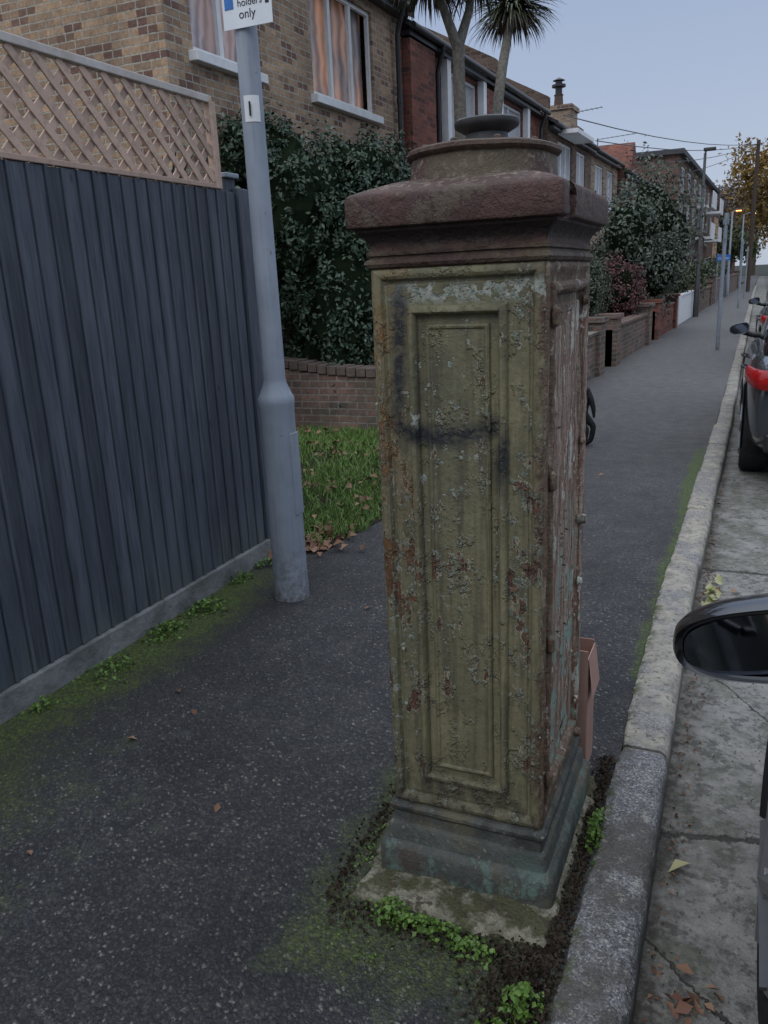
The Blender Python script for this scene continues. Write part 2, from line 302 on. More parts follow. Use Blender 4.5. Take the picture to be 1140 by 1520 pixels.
# ---------------------------------------------------------------- foliage
def leaves(name,P,size,mat,parent=None,asp=.5,up=0.0,nrm=None,jit=.35,fold=.25):
    P=np.asarray(P); n=len(P)
    d=rng.normal(size=(n,3)); 
    if nrm is not None: d=d*.75+nrm*1.0
    d[:,2]+=up; d/=np.linalg.norm(d,axis=1)[:,None]
    a=np.cross(d,rng.normal(size=(n,3))); a/=np.linalg.norm(a,axis=1)[:,None]; b=np.cross(d,a)
    L=(size*(1+jit*rng.uniform(-1,1,n)))[:,None]
    v=np.empty((n,4,3)); v[:,0]=P-a*L*.5; v[:,1]=P+b*L*asp*.5+d*L*fold*.4; v[:,2]=P+a*L*.5-d*L*fold*.3; v[:,3]=P-b*L*asp*.5+d*L*fold*.4
    f=np.arange(n*4).reshape(n,4); f=np.concatenate([f[:,[0,1,2]],f[:,[0,2,3]]])
    me=bpy.data.meshes.new(name); me.vertices.add(n*4); me.vertices.foreach_set("co",v.reshape(-1))
    me.loops.add(n*6); me.loops.foreach_set("vertex_index",f.reshape(-1).astype(np.int32))
    me.polygons.add(n*2); me.polygons.foreach_set("loop_start",np.arange(0,n*6,3,dtype=np.int32)); me.update(calc_edges=True)
    me.materials.append(mat); o=bpy.data.objects.new(name,me); COL.objects.link(o)
    if parent: o.parent=parent
    return o
def blob_pts(blobs,n,rag=.25,lo=.72,freq=2.0):
    vol=np.array([b[3]*b[4]+b[4]*b[5]+b[3]*b[5] for b in blobs]); vol/=vol.sum(); P=[];N=[]
    while len(P)<n:
        k=rng.choice(len(blobs),p=vol); c=blobs[k]; u=rng.normal(size=3); u/=np.linalg.norm(u)
        r=1+rag*mn.noise(Vector((c[0]+u[0]*freq,c[1]+u[1]*freq,c[2]+u[2]*freq)))*1.6
        r*=rng.uniform(lo,1.04)
        p=np.array(c[:3])+u*np.array(c[3:6])*r
        g=mn.noise(Vector(p*2.6))
        if g<-.22 and rng.random()<.75: continue
        ins=False
        for j,e in enumerate(blobs):
            if j!=k and (((p-np.array(e[:3]))/np.array(e[3:6]))**2).sum()<.45: ins=True;break
        if ins: continue
        P.append(p); q=u/np.array(c[3:6]); N.append(q/np.linalg.norm(q))
    return np.array(P),np.array(N)
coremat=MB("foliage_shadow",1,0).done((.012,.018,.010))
def core(blobs,parent,s=.74):  # dark blobs added inside the leaves to block light, not real foliage
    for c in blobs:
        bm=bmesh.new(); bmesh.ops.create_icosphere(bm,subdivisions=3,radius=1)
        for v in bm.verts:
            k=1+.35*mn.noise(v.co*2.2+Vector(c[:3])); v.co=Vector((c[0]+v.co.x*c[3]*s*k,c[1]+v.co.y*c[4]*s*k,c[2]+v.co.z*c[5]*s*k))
        me=bpy.data.meshes.new("shade_core"); bm.to_mesh(me); bm.free(); me.materials.append(coremat)
        o=bpy.data.objects.new("shade_core",me); COL.objects.link(o); o.parent=parent
def strips(name,base,n,L,w,mat,parent=None,spread=1.0,droop=.6,up=.5,segs=5):
    g=G(); base=Vector(base)
    for i in range(n):
        a=random.uniform(0,2*math.pi); el=random.uniform(-.35 if spread>1 else .1,1.0)*up+.1
        d=Vector((math.cos(a)*spread,math.sin(a)*spread,el*2)).normalized(); l=L*random.uniform(.6,1.1); p=base+Vector((random.uniform(-.03,.03),random.uniform(-.03,.03),random.uniform(-.05,.05)))
        side=d.cross(Vector((0,0,1))).normalized(); vs=[]
        for k in range(segs+1):
            t=k/segs; ww=w*(1-t**2)*.5+.0005; vs+= [p+side*ww,p-side*ww]
            d=(d+Vector((0,0,-droop*random.uniform(.6,1.2)/segs*(.4+t)))).normalized(); p=p+d*l/segs
        g.add(vs,[(2*k,2*k+1,2*k+3,2*k+2) for k in range(segs)])
    return g.out(name,mat,parent,smooth=3.14)
ivyL=mat_leaf("evergreen_leaf",[(.018,.038,.022),(.03,.058,.034),(.045,.08,.046),(.075,.115,.07)],.45,.5)
oliveL=mat_leaf("olive_leaf",[(.055,.075,.055),(.09,.115,.085),(.14,.165,.13)],.6)
hedgeL=mat_leaf("hedge_leaf",[(.045,.06,.04),(.085,.10,.065),(.12,.14,.10)],.6)
purpL=mat_leaf("purple_leaf",[(.08,.03,.035),(.13,.05,.055),(.18,.09,.08)],.6)
autL=mat_leaf("autumn_leaf",[(.20,.12,.035),(.30,.19,.05),(.15,.12,.05)],.7)
twigL=mat_leaf("bare_twigs",[(.09,.07,.065),(.13,.10,.09),(.07,.055,.05)],.9)
farL=mat_leaf("far_leaf",[(.04,.055,.025),(.06,.08,.035),(.10,.11,.05)],.7)
grassL=mat_leaf("grass_blade",[(.045,.10,.018),(.09,.18,.032),(.15,.25,.055),(.18,.22,.08)],.6)
weedL=mat_leaf("weed_leaf",[(.05,.10,.015),(.09,.17,.03),(.13,.22,.045)],.5)
deadL=mat_leaf("dead_leaf",[(.10,.05,.03),(.20,.11,.065),(.28,.17,.11),(.15,.065,.045)],.75)
palmL=mat_leaf("palm_leaf",[(.03,.045,.022),(.06,.08,.035),(.10,.11,.06)],.5)
palmD=mat_leaf("dead_palm_leaf",[(.12,.10,.075),(.08,.065,.05)],.8)
# ---------------------------------------------------------------- street line functions
SL=.034
def wl(y): return -2.22+SL*(y-5)
def kb(y): return float(np.interp(y,[-6,4,8.9,24,50,120],[-.27,-.27,-.155,.08,.5,1.8]))
def H(x,y,z): return (-5.2+x+SL*(y-7), y, z)
# ---------------------------------------------------------------- ground
g=G(); g.add([(-400,-60,-.104),(400,-60,-.104),(400,900,-.104),(-400,900,-.104)],[(0,1,2,3)])
g.out("ground",simple("ground_earth",(.05,.05,.045),(.035,.04,.03),.5,.95,.1,0))
ys=[-8,0,1,2,3,4,6,8,9,12,16,20,24,32,40,50,70,90,120]
def strip(name,xa,xb,z,mat,ys=ys):
    vs=[];fs=[]
    for y in ys: vs+=[(xa(y),y,z),(xb(y),y,z)]
    for i in range(len(ys)-1): fs.append((2*i,2*i+1,2*i+3,2*i+2))
    return mk(name,vs,fs,mat)
strip("road",lambda y:kb(y)+.16+.55,lambda y:kb(y)+7.6,-.1,road_m)
strip("gutter",lambda y:kb(y)+.02,lambda y:kb(y)+.16+.56,-.096,gut_m)
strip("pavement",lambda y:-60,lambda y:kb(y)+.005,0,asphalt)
ke=E("kerb"); joints=[-4,-2.6,-1.2,.1,1.05,2.48,4.41,5.5,6.6,7.67]+[7.67+1.0*k for k in range(1,60)]
for a,b_ in zip(joints[:-1],joints[1:]):
    j=random.uniform(-.004,.004); dz=random.uniform(-.003,.005); g=G(); n=24 if a<8 else 1
    w=.152; rows=[]
    for k in range(n+1):
        y=a+.004+(b_-a-.008)*k/n; x0=kb(y)+j; e=lambda s:random.uniform(-s,s) if a<8 else 0
        rd=.006 if k in(0,n) else 0; ch_=.008*max(0,mn.noise(Vector((y*5,j*50,0)))) if a<8 else 0
        rows.append([(x0+rd,y,-.12),(x0+e(.004)+rd,y,.003+dz+e(.002)-rd),(x0+.014,y,.012+dz-rd),(x0+w*.5,y,.013+dz+e(.002)-rd),(x0+w-.020-ch_+e(.003),y,.010+dz-rd),(x0+w+e(.004)-rd-ch_,y,-.010-ch_+dz),(x0+w+.006,y,-.12)])
    vs=[p for r in rows for p in r]; fs=[]
    for k in range(n):
        for q in range(6): fs.append((k*7+q,k*7+q+1,(k+1)*7+q+1,(k+1)*7+q))
    fs.append(tuple(range(7))); fs.append(tuple(n*7+q for q in range(7))[::-1])
    g.add(vs,fs); g.out("kerb_stone",kerb_m,ke,smooth=R(50))
strip("pavement",lambda y:kb(y)+7.6,lambda y:kb(y)+60,.0,road_m)
strip("garden_soil",lambda y:-14,lambda y:wl(y)-.1,.004,soil,ys=[7.8,12,20,40,80])
lawn_poly=[(-4.9,3.95),(-2.28,3.95),(-2.16,4.4),(-2.05,5.2),(-2.03,6.5),(-2.08,7.75),(-4.9,7.75)]
mk("lawn_soil",[(x,y,.004) for x,y in lawn_poly],[range(7)],soil)
def inlawn(x,y): return x< np.interp(y,[3.95,4.4,5.2,6.5,7.75],[-2.28,-2.16,-2.05,-2.03,-2.08])+.05*mn.noise(Vector((x*4,y*9,0)))
g=G(); cnt=0
while cnt<26000:
    x=random.uniform(-4.6,-2.0); y=random.uniform(4.0,7.72)
    if not inlawn(x,y): continue
    if mn.noise(Vector((x*1.9,y*1.9,3)))<-.25 and random.random()<.7: cnt+=1; continue
    h=random.uniform(.03,.085); a=random.uniform(0,6.28); w=.005; dx,dy=math.cos(a)*w,math.sin(a)*w; lx,ly=random.gauss(0,.028),random.gauss(0,.028)
    g.add([(x-dx,y-dy,.0),(x+dx,y+dy,.0),(x+lx*.5+dx*.7,y+ly*.5+dy*.7,h*.6),(x+lx,y+ly,h)],[(0,1,2),(0,2,3)]); cnt+=1
g.out("lawn_grass",grassL)
P=[]
while len(P)<260:
    x=random.uniform(-4.6,-2.02); y=random.uniform(4.0,7.6)
    if mn.noise(Vector((x*1.6,y*1.6,9)))>.0 and inlawn(x,y): P.append((x,y,random.uniform(.04,.07)))
for _ in range(150): P.append((random.gauss(-2.33,.11),random.gauss(4.10,.15),random.uniform(.012,.04)))
leaves("fallen_leaves",P,.06,deadL,asp=.75,up=2.2,fold=.5)
P=[(-.0+random.gauss(0,.03),1.58+random.gauss(0,.03),-.085+random.uniform(0,.012)) for _ in range(16)]
P+=[(-.045+random.gauss(0,.03),3.9+random.gauss(0,.25),-.08) for _ in range(22)]+[(-.06+random.gauss(0,.02),6.3+random.gauss(0,.3),-.08) for _ in range(14)]
P+=[(random.uniform(-2.3,-.4),random.uniform(1.2,7),.006) for _ in range(14)]+[(-1.9,1.95,.01),(-1.58,3.3,.01)]
leaves("scattered_leaves",P,.038,deadL,asp=.7,up=3,fold=.4)
P=[(-.09+abs(random.gauss(0,.03)),random.uniform(1.3,8),-.09) for _ in range(420)]
leaves("gutter_litter",P,.014,deadL,asp=.6,up=1.5,fold=.6)
paleL=mat_leaf("pale_leaf",[(.30,.28,.14),(.40,.38,.22),(.2,.24,.08)],.7)
leaves("pale_fallen_leaves",[(-.03+random.gauss(0,.025),4.1+random.gauss(0,.16),-.07+random.uniform(0,.03)) for _ in range(34)]+[(-.05,2.05,-.08),(.01,1.42,-.085)],.055,paleL,asp=.6,up=2,fold=.4)
P=[(random.uniform(-2.3,-.3),random.uniform(1.0,4.5),.003) for _ in range(600)]+[(random.uniform(-.1,.2),random.uniform(1.3,5),-.093) for _ in range(260)]
leaves("grit",P,.007,simple("grit_stone",(.2,.19,.17),(.1,.09,.08),50,.9,bd=0),asp=.9,fold=.9)
# ---------------------------------------------------------------- fence
FX=-2.48; fe=E("garden_fence"); g=G(); y=-2.0
while y<3.84:
    wB=random.uniform(.068,.076); y1=min(y+wB,3.84); t=random.uniform(-.0012,.0012); z1=2.03+random.uniform(-.003,.003)
    g.box(FX-.03,FX-.004+t,y,y1-.002,.112,z1)
    if y1+.016<3.84: g.box(FX-.03,FX+.005+t,y1,y1+.015,.112,z1+random.uniform(-.002,.002))
    y=y1+.017
bevel(g.out("boards",fence_m,fe),.002,1)
g=G(); g.box(FX-.04,FX+.02,-2,1.02,-.02,.112); g.box(FX-.04,FX+.02,1.03,3.86,-.02,.11); bevel(g.out("gravel_board",conc,fe),.006)
g=G(); g.box(FX-.09,FX-.032,3.80,3.90,0,2.10); g.box(FX-.10,FX+.012,3.855,3.95,0,2.05); bevel(g.out("end_post",fence_m,fe),.006)
g=G(); g.box(FX-.12,FX-.01,3.79,3.91,2.10,2.125); bevel(g.out("post_cap",greyp,fe),.006)
g=G()
for k in range(28): g.box(FX-.13-.083*(k+1),FX-.13-.083*k-.004,3.90,3.915+.006*(k%2),.02,2.0)
g.out("return_boards",fence_m,fe)
te=E("lattice_trellis"); g=G(); ya,yb,za,zb=-2.0,3.665,2.04,2.425; sw=.0165
def lat(sgn,xo):
    c=ya-2
    while c<yb+2:
        sl=sgn*1.05; t1=zb-za; a,b=0,t1; ok=True
        for bound,islo in ((ya,True),(yb,False)):
            tt=(bound-c)/sl; va=c+sl*a; vb=c+sl*b
            oa=va<bound if islo else va>bound; ob=vb<bound if islo else vb>bound
            if oa and ob: ok=False;break
            if oa: a=tt
            if ob: b=tt
        if ok and abs(b-a)>.02:
            p0=Vector((0,c+sl*a,za+a)); p1=Vector((0,c+sl*b,za+b)); d=(p1-p0).normalized(); nn=Vector((0,-d.z,d.y))*sw
            vs=[]
            for xx in (xo-.004,xo+.004):
                for p,s in ((p0,1),(p0,-1),(p1,-1),(p1,1)): vs.append((xx,p.y+nn.y*s,p.z+nn.z*s))
            g.add(vs,[(0,1,2,3),(7,6,5,4),(0,4,5,1),(1,5,6,2),(2,6,7,3),(3,7,4,0)])
        c+=.122+random.uniform(-.003,.003)
lat(1,FX-.012); lat(-1,FX-.003); g.out("lattice",trel,te)
g=G(); g.box(FX-.03,FX+.012,ya,yb,zb+.001,zb+.034); bevel(g.out("top_rail",simple("pale_rail",(.56,.53,.50),(.45,.40,.36),10,.7,bd=0),te),.004)
g=G(); g.box(FX-.028,FX+.006,yb+.001,yb+.03,2.035,2.46); g.box(FX-.035,FX+.0,yb+.036,yb+.066,2.035,2.44); g.box(FX-.03,FX+.004,ya,yb,2.034,2.056); bevel(g.out("stiles",trel,te),.003)
# ---------------------------------------------------------------- near lamp column with parking sign
lp=E("street_lamp"); g=G(); cx,cy=-2.035,3.35
g.lathe(cx,cy,[(.092,-.02),(.090,.02),(.088,.04),(.084,.98),(.088,1.0),(.088,1.03),(.078,1.045),(.056,1.10),(.053,1.12),(.040,5.2),(.03,5.3)],36)
g.out("column",greyp,lp,smooth=R(40))
g=G(); g.box(cx+.072,cx+.0885,cy-.035,cy+.035,.45,.86); bevel(g.out("access_door",greyp,lp),.003)
g=G(); g.tube([(cx,cy,5.25),(cx+.25,cy,5.45),(cx+.5,cy,5.5)],[.03,.028,.028],10); g.out("arm",greyp,lp,smooth=1)
g=G(); g.box(cx+.48,cx+.98,cy-.11,cy+.11,5.46,5.56); bevel(g.out("lantern",greyp,lp),.03,3)
stk=G()
for k in range(8):
    a0=R(-100+k*10); a1=a0+R(10); r=.0515
    stk.add([(cx+r*math.cos(a0),cy+r*math.sin(a0),2.24),(cx+r*math.cos(a1),cy+r*math.sin(a1),2.24),(cx+r*math.cos(a1),cy+r*math.sin(a1),2.345),(cx+r*math.cos(a0),cy+r*math.sin(a0),2.345)],[(0,1,2,3)])
stk.out("number_plate",white,lp)
def text(body,loc,size,mat,parent,rot=(R(90),0,0),ex=.0005):
    cu=bpy.data.curves.new("lettering",'FONT'); cu.body=body; cu.size=size; cu.extrude=ex; cu.align_x='CENTER'; cu.materials.append(mat)
    o=bpy.data.objects.new("lettering",cu); COL.objects.link(o); o.location=loc; o.rotation_euler=rot; o.parent=parent; return o
blk=simple("sign_black",(.02,.02,.022),None,9,.5,.3,0); blu=simple("sign_blue",(.03,.16,.48),None,9,.4,.4,0)
text("1",(cx+.020,cy-.0535,2.262),.085,blk,lp,(R(90),0,R(20)))
sg=E("parking_sign"); sx0,sx1,sz0,sz1=cx-.072,cx+.168,2.60,3.0; sy=cy-.055
g=G(); g.box(sx0,sx1,sy-.003,sy,sz0,sz1); bevel(g.out("plate",simple("sign_white",(.68,.72,.76),(.62,.66,.71),6,.4,.4,0),sg),.0012)
g=G(); g.box(sx0+.012,sx0+.055,sy-.0045,sy-.0035,sz0+.075,sz0+.22); g.out("blue_panel",blu,sg)
g=G(); g.box(sx1-.030,sx1-.012,sy-.0045,sy-.0035,sz0+.075,sz0+.12); g.out("symbol",blk,sg)
text("only",((sx0+sx1)/2-.0,sy-.004,sz0+.035),.048,blk,sg); text("holders",((sx0+sx1)/2+.015,sy-.004,sz0+.08),.040,blk,sg); text("Permit",((sx0+sx1)/2+.015,sy-.004,sz0+.125),.040,blk,sg)
g=G(); g.box(cx-.06,cx+.06,sy+.001,cy+.06,2.70,2.73); g.out("clip",greyp,sg)
# ---------------------------------------------------------------- the cast iron pillar
PX,PY=-.565,1.95; HX,HY=.195,.25
pl=E("cast_iron_feeder_pillar")
def ring(hx,hy,r,seg=4,nx=16,ny=20):
    pts=[]; r=max(r,.001)
    cs=[(hx-r,hy-r,0),(-hx+r,hy-r,90),(-hx+r,-hy+r,180),(hx-r,-hy+r,270)]
    for i,(x,y,a) in enumerate(cs):
        for k in range(seg+1):
            t=R(a+90*k/seg); pts.append((x+r*math.cos(t),y+r*math.sin(t)))
        nx_=nx if i%2==0 else ny
        x2,y2,a2=cs[(i+1)%4]; t=R(a2); e=(x2+r*math.cos(t),y2+r*math.sin(t)); s=pts[-1]
        for k in range(1,nx_): pts.append((s[0]+(e[0]-s[0])*k/nx_,s[1]+(e[1]-s[1])*k/nx_))
    return pts
def loft(name,rings,mat,jit=.0012,fr=18,parent=pl,ang=R(32)):
    vs=[];fs=[];n=0
    for z,off,r in rings:
        pts=ring(HX+off,HY+off,r); n=len(pts); vs+=[(PX+x,PY+y,z) for x,y in pts]
    for i in range(len(rings)-1):
        for k in range(n): fs.append((i*n+k,i*n+(k+1)%n,(i+1)*n+(k+1)%n,(i+1)*n+k))
    fs.append(tuple(range(n))[::-1]); fs.append(tuple((len(rings)-1)*n+k for k in range(n)))
    v2=[]
    for v in vs:
        q=Vector(v); d=mn.noise_vector(q*fr)*jit+mn.noise_vector(q*5)*jit*.8; v2.append(q+d)
    return mk(name,v2,fs,mat,parent,smooth=ang)
loft("plinth",[(-.06,.040,.02),(.0,.040,.02),(.04,.041,.02),(.078,.040,.02),(.088,.036,.02),(.095,.028,.018),(.098,.022,.012),(.101,.021,.012),(.135,.020,.012),(.143,.016,.01),(.147,.007,.008),(.165,.005,.006),(.178,.005,.006),(.181,.011,.008),(.188,.0155,.01),(.197,.0155,.01),(.205,.010,.008),(.208,.001,.004),(.214,-.014,.003)],plm,.0020)
loft("core",[(.20,-.0135,.004),(1.60,-.0135,.004)],iron,0)
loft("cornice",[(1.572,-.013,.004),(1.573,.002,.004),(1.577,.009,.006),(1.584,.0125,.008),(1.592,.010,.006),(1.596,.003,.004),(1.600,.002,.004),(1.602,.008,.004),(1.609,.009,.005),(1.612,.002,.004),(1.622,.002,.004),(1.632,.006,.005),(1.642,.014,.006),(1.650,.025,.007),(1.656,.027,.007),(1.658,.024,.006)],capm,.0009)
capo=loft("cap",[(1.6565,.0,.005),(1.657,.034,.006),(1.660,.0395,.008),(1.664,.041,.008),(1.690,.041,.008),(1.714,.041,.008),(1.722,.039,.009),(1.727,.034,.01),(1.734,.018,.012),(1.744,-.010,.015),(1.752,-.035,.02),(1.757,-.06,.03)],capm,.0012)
def flipfix(me):
    bm=bmesh.new(); bm.from_mesh(me); bmesh.ops.recalc_face_normals(bm,faces=bm.faces); bm.to_mesh(me); bm.free()
flipfix(capo.data)
bm=bmesh.new(); bmesh.ops.create_icosphere(bm,subdivisions=3,radius=1)
for v in bm.verts:
    k=1+.35*mn.noise(v.co*3); v.co=Vector((PX+HX+.046+v.co.x*.062*k,1.752+v.co.y*.040*k,1.690+v.co.z*.046*k))
me=bpy.data.meshes.new("cut"); bm.to_mesh(me); bm.free(); cut=bpy.data.objects.new("cut",me); COL.objects.link(cut)
md=capo.modifiers.new("bo",'BOOLEAN'); md.operation='DIFFERENCE'; md.object=cut; md.solver='EXACT'
bpy.context.view_layer.update(); dg=bpy.context.evaluated_depsgraph_get(); nm=bpy.data.meshes.new_from_object(capo.evaluated_get(dg)); capo.modifiers.clear()
if len(nm.polygons)>100: capo.data=nm
bpy.data.objects.remove(cut)
g=G(); dc=PX-.005
g.lathe(dc,PY-.01,[(.172,1.752),(.168,1.765),(.165,1.80),(.163,1.806),(.171,1.809),(.175,1.814),(.174,1.822),(.168,1.826),(.12,1.829),(.03,1.832)],56,sy=1.15)
for k in range(10):
    a=k*2*math.pi/10+.2; g.lathe(dc+.145*math.cos(a),PY-.01+.165*math.sin(a),[(.009,1.82),(.009,1.833),(.005,1.836)],6)
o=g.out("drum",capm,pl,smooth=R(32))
for v in o.data.vertices: v.co+=mn.noise_vector(v.co*14)*.0025
g=G(); g.lathe(PX,PY,[(.052,1.826),(.050,1.850),(.048,1.862),(.058,1.868),(.072,1.876),(.075,1.882),(.075,1.889),(.071,1.892),(.03,1.894)],36); g.out("vent_lid",iron,pl,smooth=R(40))
def nested(name,o,u,v,n,W,Hh,prof,mat,jit=.0009,parent=pl):
    o,u,v,n=map(Vector,(o,u,v,n)); NU,NV=int(W/.012),int(Hh/.016); vs=[]
    for ins,h in prof:
        a,b,c,d=ins,W-ins,ins,Hh-ins; pts=[]
        for k in range(NU): pts.append((a+(b-a)*k/NU,c))
        for k in range(NV): pts.append((b,c+(d-c)*k/NV))
        for k in range(NU): pts.append((b-(b-a)*k/NU,d))
        for k in range(NV): pts.append((a,d-(d-c)*k/NV))
        for p in pts:
            q=o+u*p[0]+v*p[1]+n*h
            vs.append(q+n*(mn.noise(q*22)*jit*1.4+mn.noise(q*70)*jit)+(u+v)*mn.noise(q*30)*jit*.8)
    N=2*(NU+NV); fs=[]
    for i in range(len(prof)-1):
        for k in range(N): fs.append((i*N+k,i*N+(k+1)%N,(i+1)*N+(k+1)%N,(i+1)*N+k))
    b=(len(prof)-1)*N
    for k in range(NV):
        l0=(2*NU+NV+(NV-k))%N; l1=(2*NU+NV+(NV-k-1))%N
        fs.append((b+l0,b+NU+k,b+NU+k+1,b+l1))
    return mk(name,vs,fs,mat,parent,smooth=R(30))
front=[(0,-.012),(.0,.0),(.003,.005),(.009,.0085),(.016,.0085),(.022,.005),(.025,-.001),(.028,-.005),(.033,-.006),(.036,-.0035),(.05,-.0035),(.066,-.0035),(.080,-.0035),(.082,.005),(.085,.009),(.090,.011),(.095,.011),(.099,.007),(.101,.001),(.1025,-.009),(.112,-.010),(.120,-.009),(.122,-.002),(.126,.0015),(.130,.0005),(.133,-.003),(.15,-.003)]
z0=.212; PH=1.362
nested("front_panel",(PX-HX,PY-HY,z0),(1,0,0),(0,0,1),(0,-1,0),2*HX,PH,front,olive,.0013)
nested("back_panel",(PX+HX,PY+HY,z0),(-1,0,0),(0,0,1),(0,1,0),2*HX,PH,front,olive)
side=[(0,-.012),(0,.0),(.004,.004),(.012,.006),(.02,.004),(.03,.0),(.042,-.001),(.046,.006),(.052,.010),(.060,.010),(.066,.006),(.070,-.002),(.074,-.009),(.090,-.010),(.094,-.004),(.105,-.003),(.115,-.005),(.14,-.005)]
nested("side_door",(PX+HX,PY-HY,z0),(0,1,0),(0,0,1),(1,0,0),2*HY,PH,side,doorm,.0020)
nested("far_side",(PX-HX,PY+HY,z0),(0,-1,0),(0,0,1),(-1,0,0),2*HY,PH,side,olive)
g=G()
for z in (1.46,1.10,.70,.33):
    g.tube([(PX+HX+.006,PY-HY+.045,z-.022),(PX+HX+.011,PY-HY+.045,z-.015),(PX+HX+.011,PY-HY+.045,z+.015),(PX+HX+.006,PY-HY+.045,z+.022)],[.004,.010,.010,.004],10)
    g.tube([(PX+HX+.004,PY-HY+.43,z+.02),(PX+HX+.016,PY-HY+.43,z+.02)],[.013,.009],10)
for z in (.9,.24): g.tube([(PX+HX,PY-HY+.435,z),(PX+HX+.022,PY-HY+.435,z)],[.016,.012],12)
g.out("hinges_and_bolts",doorm,pl,smooth=R(40))
P=[]
for _ in range(170):
    z=random.uniform(.25,1.5)
    if mn.noise(Vector((z*7,3,1)))<.0: continue
    P.append((PX+HX-.002+random.uniform(-.014,.004),PY-HY-.003+random.uniform(-.003,.02),z))
for _ in range(260):
    y=random.uniform(1.76,2.1); z=random.uniform(.25,1.5)
    if mn.noise(Vector((y*9,z*5,6)))<.12: continue
    P.append((PX+HX-.001,y,z))
for _ in range(160):
    z=random.uniform(.3,1.3); x=random.uniform(-.76,-.68)
    if mn.noise(Vector((x*14,z*6,2)))<.05: continue
    P.append((x,PY-HY-.004,z))
leaves("loose_paint_flakes",P,.010,mat_leaf("paint_flake",[(.15,.19,.16),(.22,.22,.17),(.14,.12,.07),(.18,.17,.12)],.7),pl,asp=.7,fold=.3,jit=.6)
# broken concrete footing
bm=bmesh.new(); bmesh.ops.create_grid(bm,x_segments=70,y_segments=90,size=1)
for v in bm.verts:
    x,y=v.co.x,v.co.y; e=max(abs(x),abs(y)); q=Vector((x*2.2,y*2.2,1))
    X_=-.575+x*.272+.030*mn.noise(q)+.012*mn.noise(q*5); Y_=1.905+y*.385+.030*mn.noise(q+Vector((9,0,0)))+.012*mn.noise(q*5+Vector((3,3,3)))
    z=.014+.008*mn.noise(Vector((x*3,y*3,0)))+.006*mn.noise(Vector((x*13,y*13,0)))
    if e>.955: z=-.02
    elif e>.92: z-=.006
    v.co=Vector((X_,Y_,z))
me=bpy.data.meshes.new("concrete_footing"); bm.to_mesh(me); bm.free()
b=MB("mossy_concrete",.9,.2); a_=b.noise(12,5,.75); c_=b.noise(55,3,.7); col=b.mix(b.mr(a_,.38,.62),(.17,.16,.12),(.30,.285,.22)); col=b.mix(b.mr(b.noise(7,4,.7),.46,.54,0,.9),col,(.06,.062,.03)); col=b.mix(b.mr(a_,.56,.60,0,.85),col,(.06,.045,.035)); col=b.mix(b.mr(c_,.58,.68,0,.6),col,(.07,.06,.045))
me.materials.append(b.done(col,b.bump(b.m('ADD',a_,c_),.014,1)))
for p in me.polygons: p.use_smooth=True
COL.objects.link(bpy.data.objects.new("concrete_footing",me))
P=[]
while len(P)<3000:
    t=random.random()
    if t<.45: p=(random.gauss(-.34,.05),random.gauss(1.41,.10))
    elif t<.75: p=(random.gauss(-.295,.018),random.uniform(1.5,2.4))
    elif t<.9: p=(random.uniform(-.86,-.3),random.gauss(1.49,.03))
    else: p=(random.gauss(-.88,.02),random.uniform(1.5,2.2))
    if p[0]>-.272: continue
    P.append((p[0],p[1],random.uniform(.0,.010)))
leaves("loose_soil",P,.012,simple("dark_soil",(.035,.026,.02),(.06,.048,.036),30,.95,.1,0),asp=.9,fold=.9)
def weed(name,cx,cy,rx,ry,n,h=.035,size=.014,z=0,mat=weedL):
    P=[]
    while len(P)<n:
        a,b_=random.gauss(0,.5),random.gauss(0,.5)
        if mn.noise(Vector((cx*9+a*3,cy*9+b_*3,2)))<-.08: continue
        P.append((cx+a*rx,cy+b_*ry,z+random.uniform(.004,h)*math.exp(-(a*a+b_*b_))))
    return leaves(name,P,size,mat,asp=.8,up=1.6,fold=.35)
weed("weed_plant",-.60,1.495,.13,.03,300,.035,.012,.012); weed("weed_plant",-.70,1.51,.05,.04,150,.05,.012,.01); weed("weed_plant",-.48,1.475,.07,.025,130,.03)
weed("weed_plant",-.335,1.37,.045,.05,190,.05,.017); weed("weed_plant",-.37,1.27,.05,.04,90,.04,.016)
weed("weed_plant",-.275,1.99,.022,.09,240,.08,.014); weed("weed_plant",-.85,1.75,.03,.12,60,.02,.009); weed("weed_plant",-.84,2.1,.04,.1,60,.02,.01); weed("weed_plant",-.72,1.38,.1,.08,30,.012,.008)
for k,(x,y,r,n) in enumerate([(-2.40,2.02,.04,50),(-2.36,2.35,.09,110),(-2.38,2.75,.08,190),(-2.36,3.05,.09,210),(-2.42,3.45,.06,110),(-2.41,3.7,.05,60)]):
    weed("weed_plant",x,y,r,r*1.3,n,.055,.018)
cb=E("cardboard_box"); cbm=simple("cardboard",(.42,.27,.22),(.36,.22,.18),6,.85,.2,.001)
g=G(); g.box(-.60,-.355,2.285,2.289,0.0,.43); g.box(-.358,-.354,2.29,2.42,0.0,.40); g.box(-.60,-.596,2.29,2.42,0,.40); g.box(-.60,-.358,2.421,2.425,0,.41); g.box(-.596,-.359,2.29,2.42,.004,.008); g.out("box_walls",cbm,cb)
g=G(); g.add([(-.353,2.29,.40),(-.353,2.42,.40),(-.338,2.425,.27),(-.338,2.285,.27)],[(0,1,2,3)]); g.out("flap",cbm,cb)
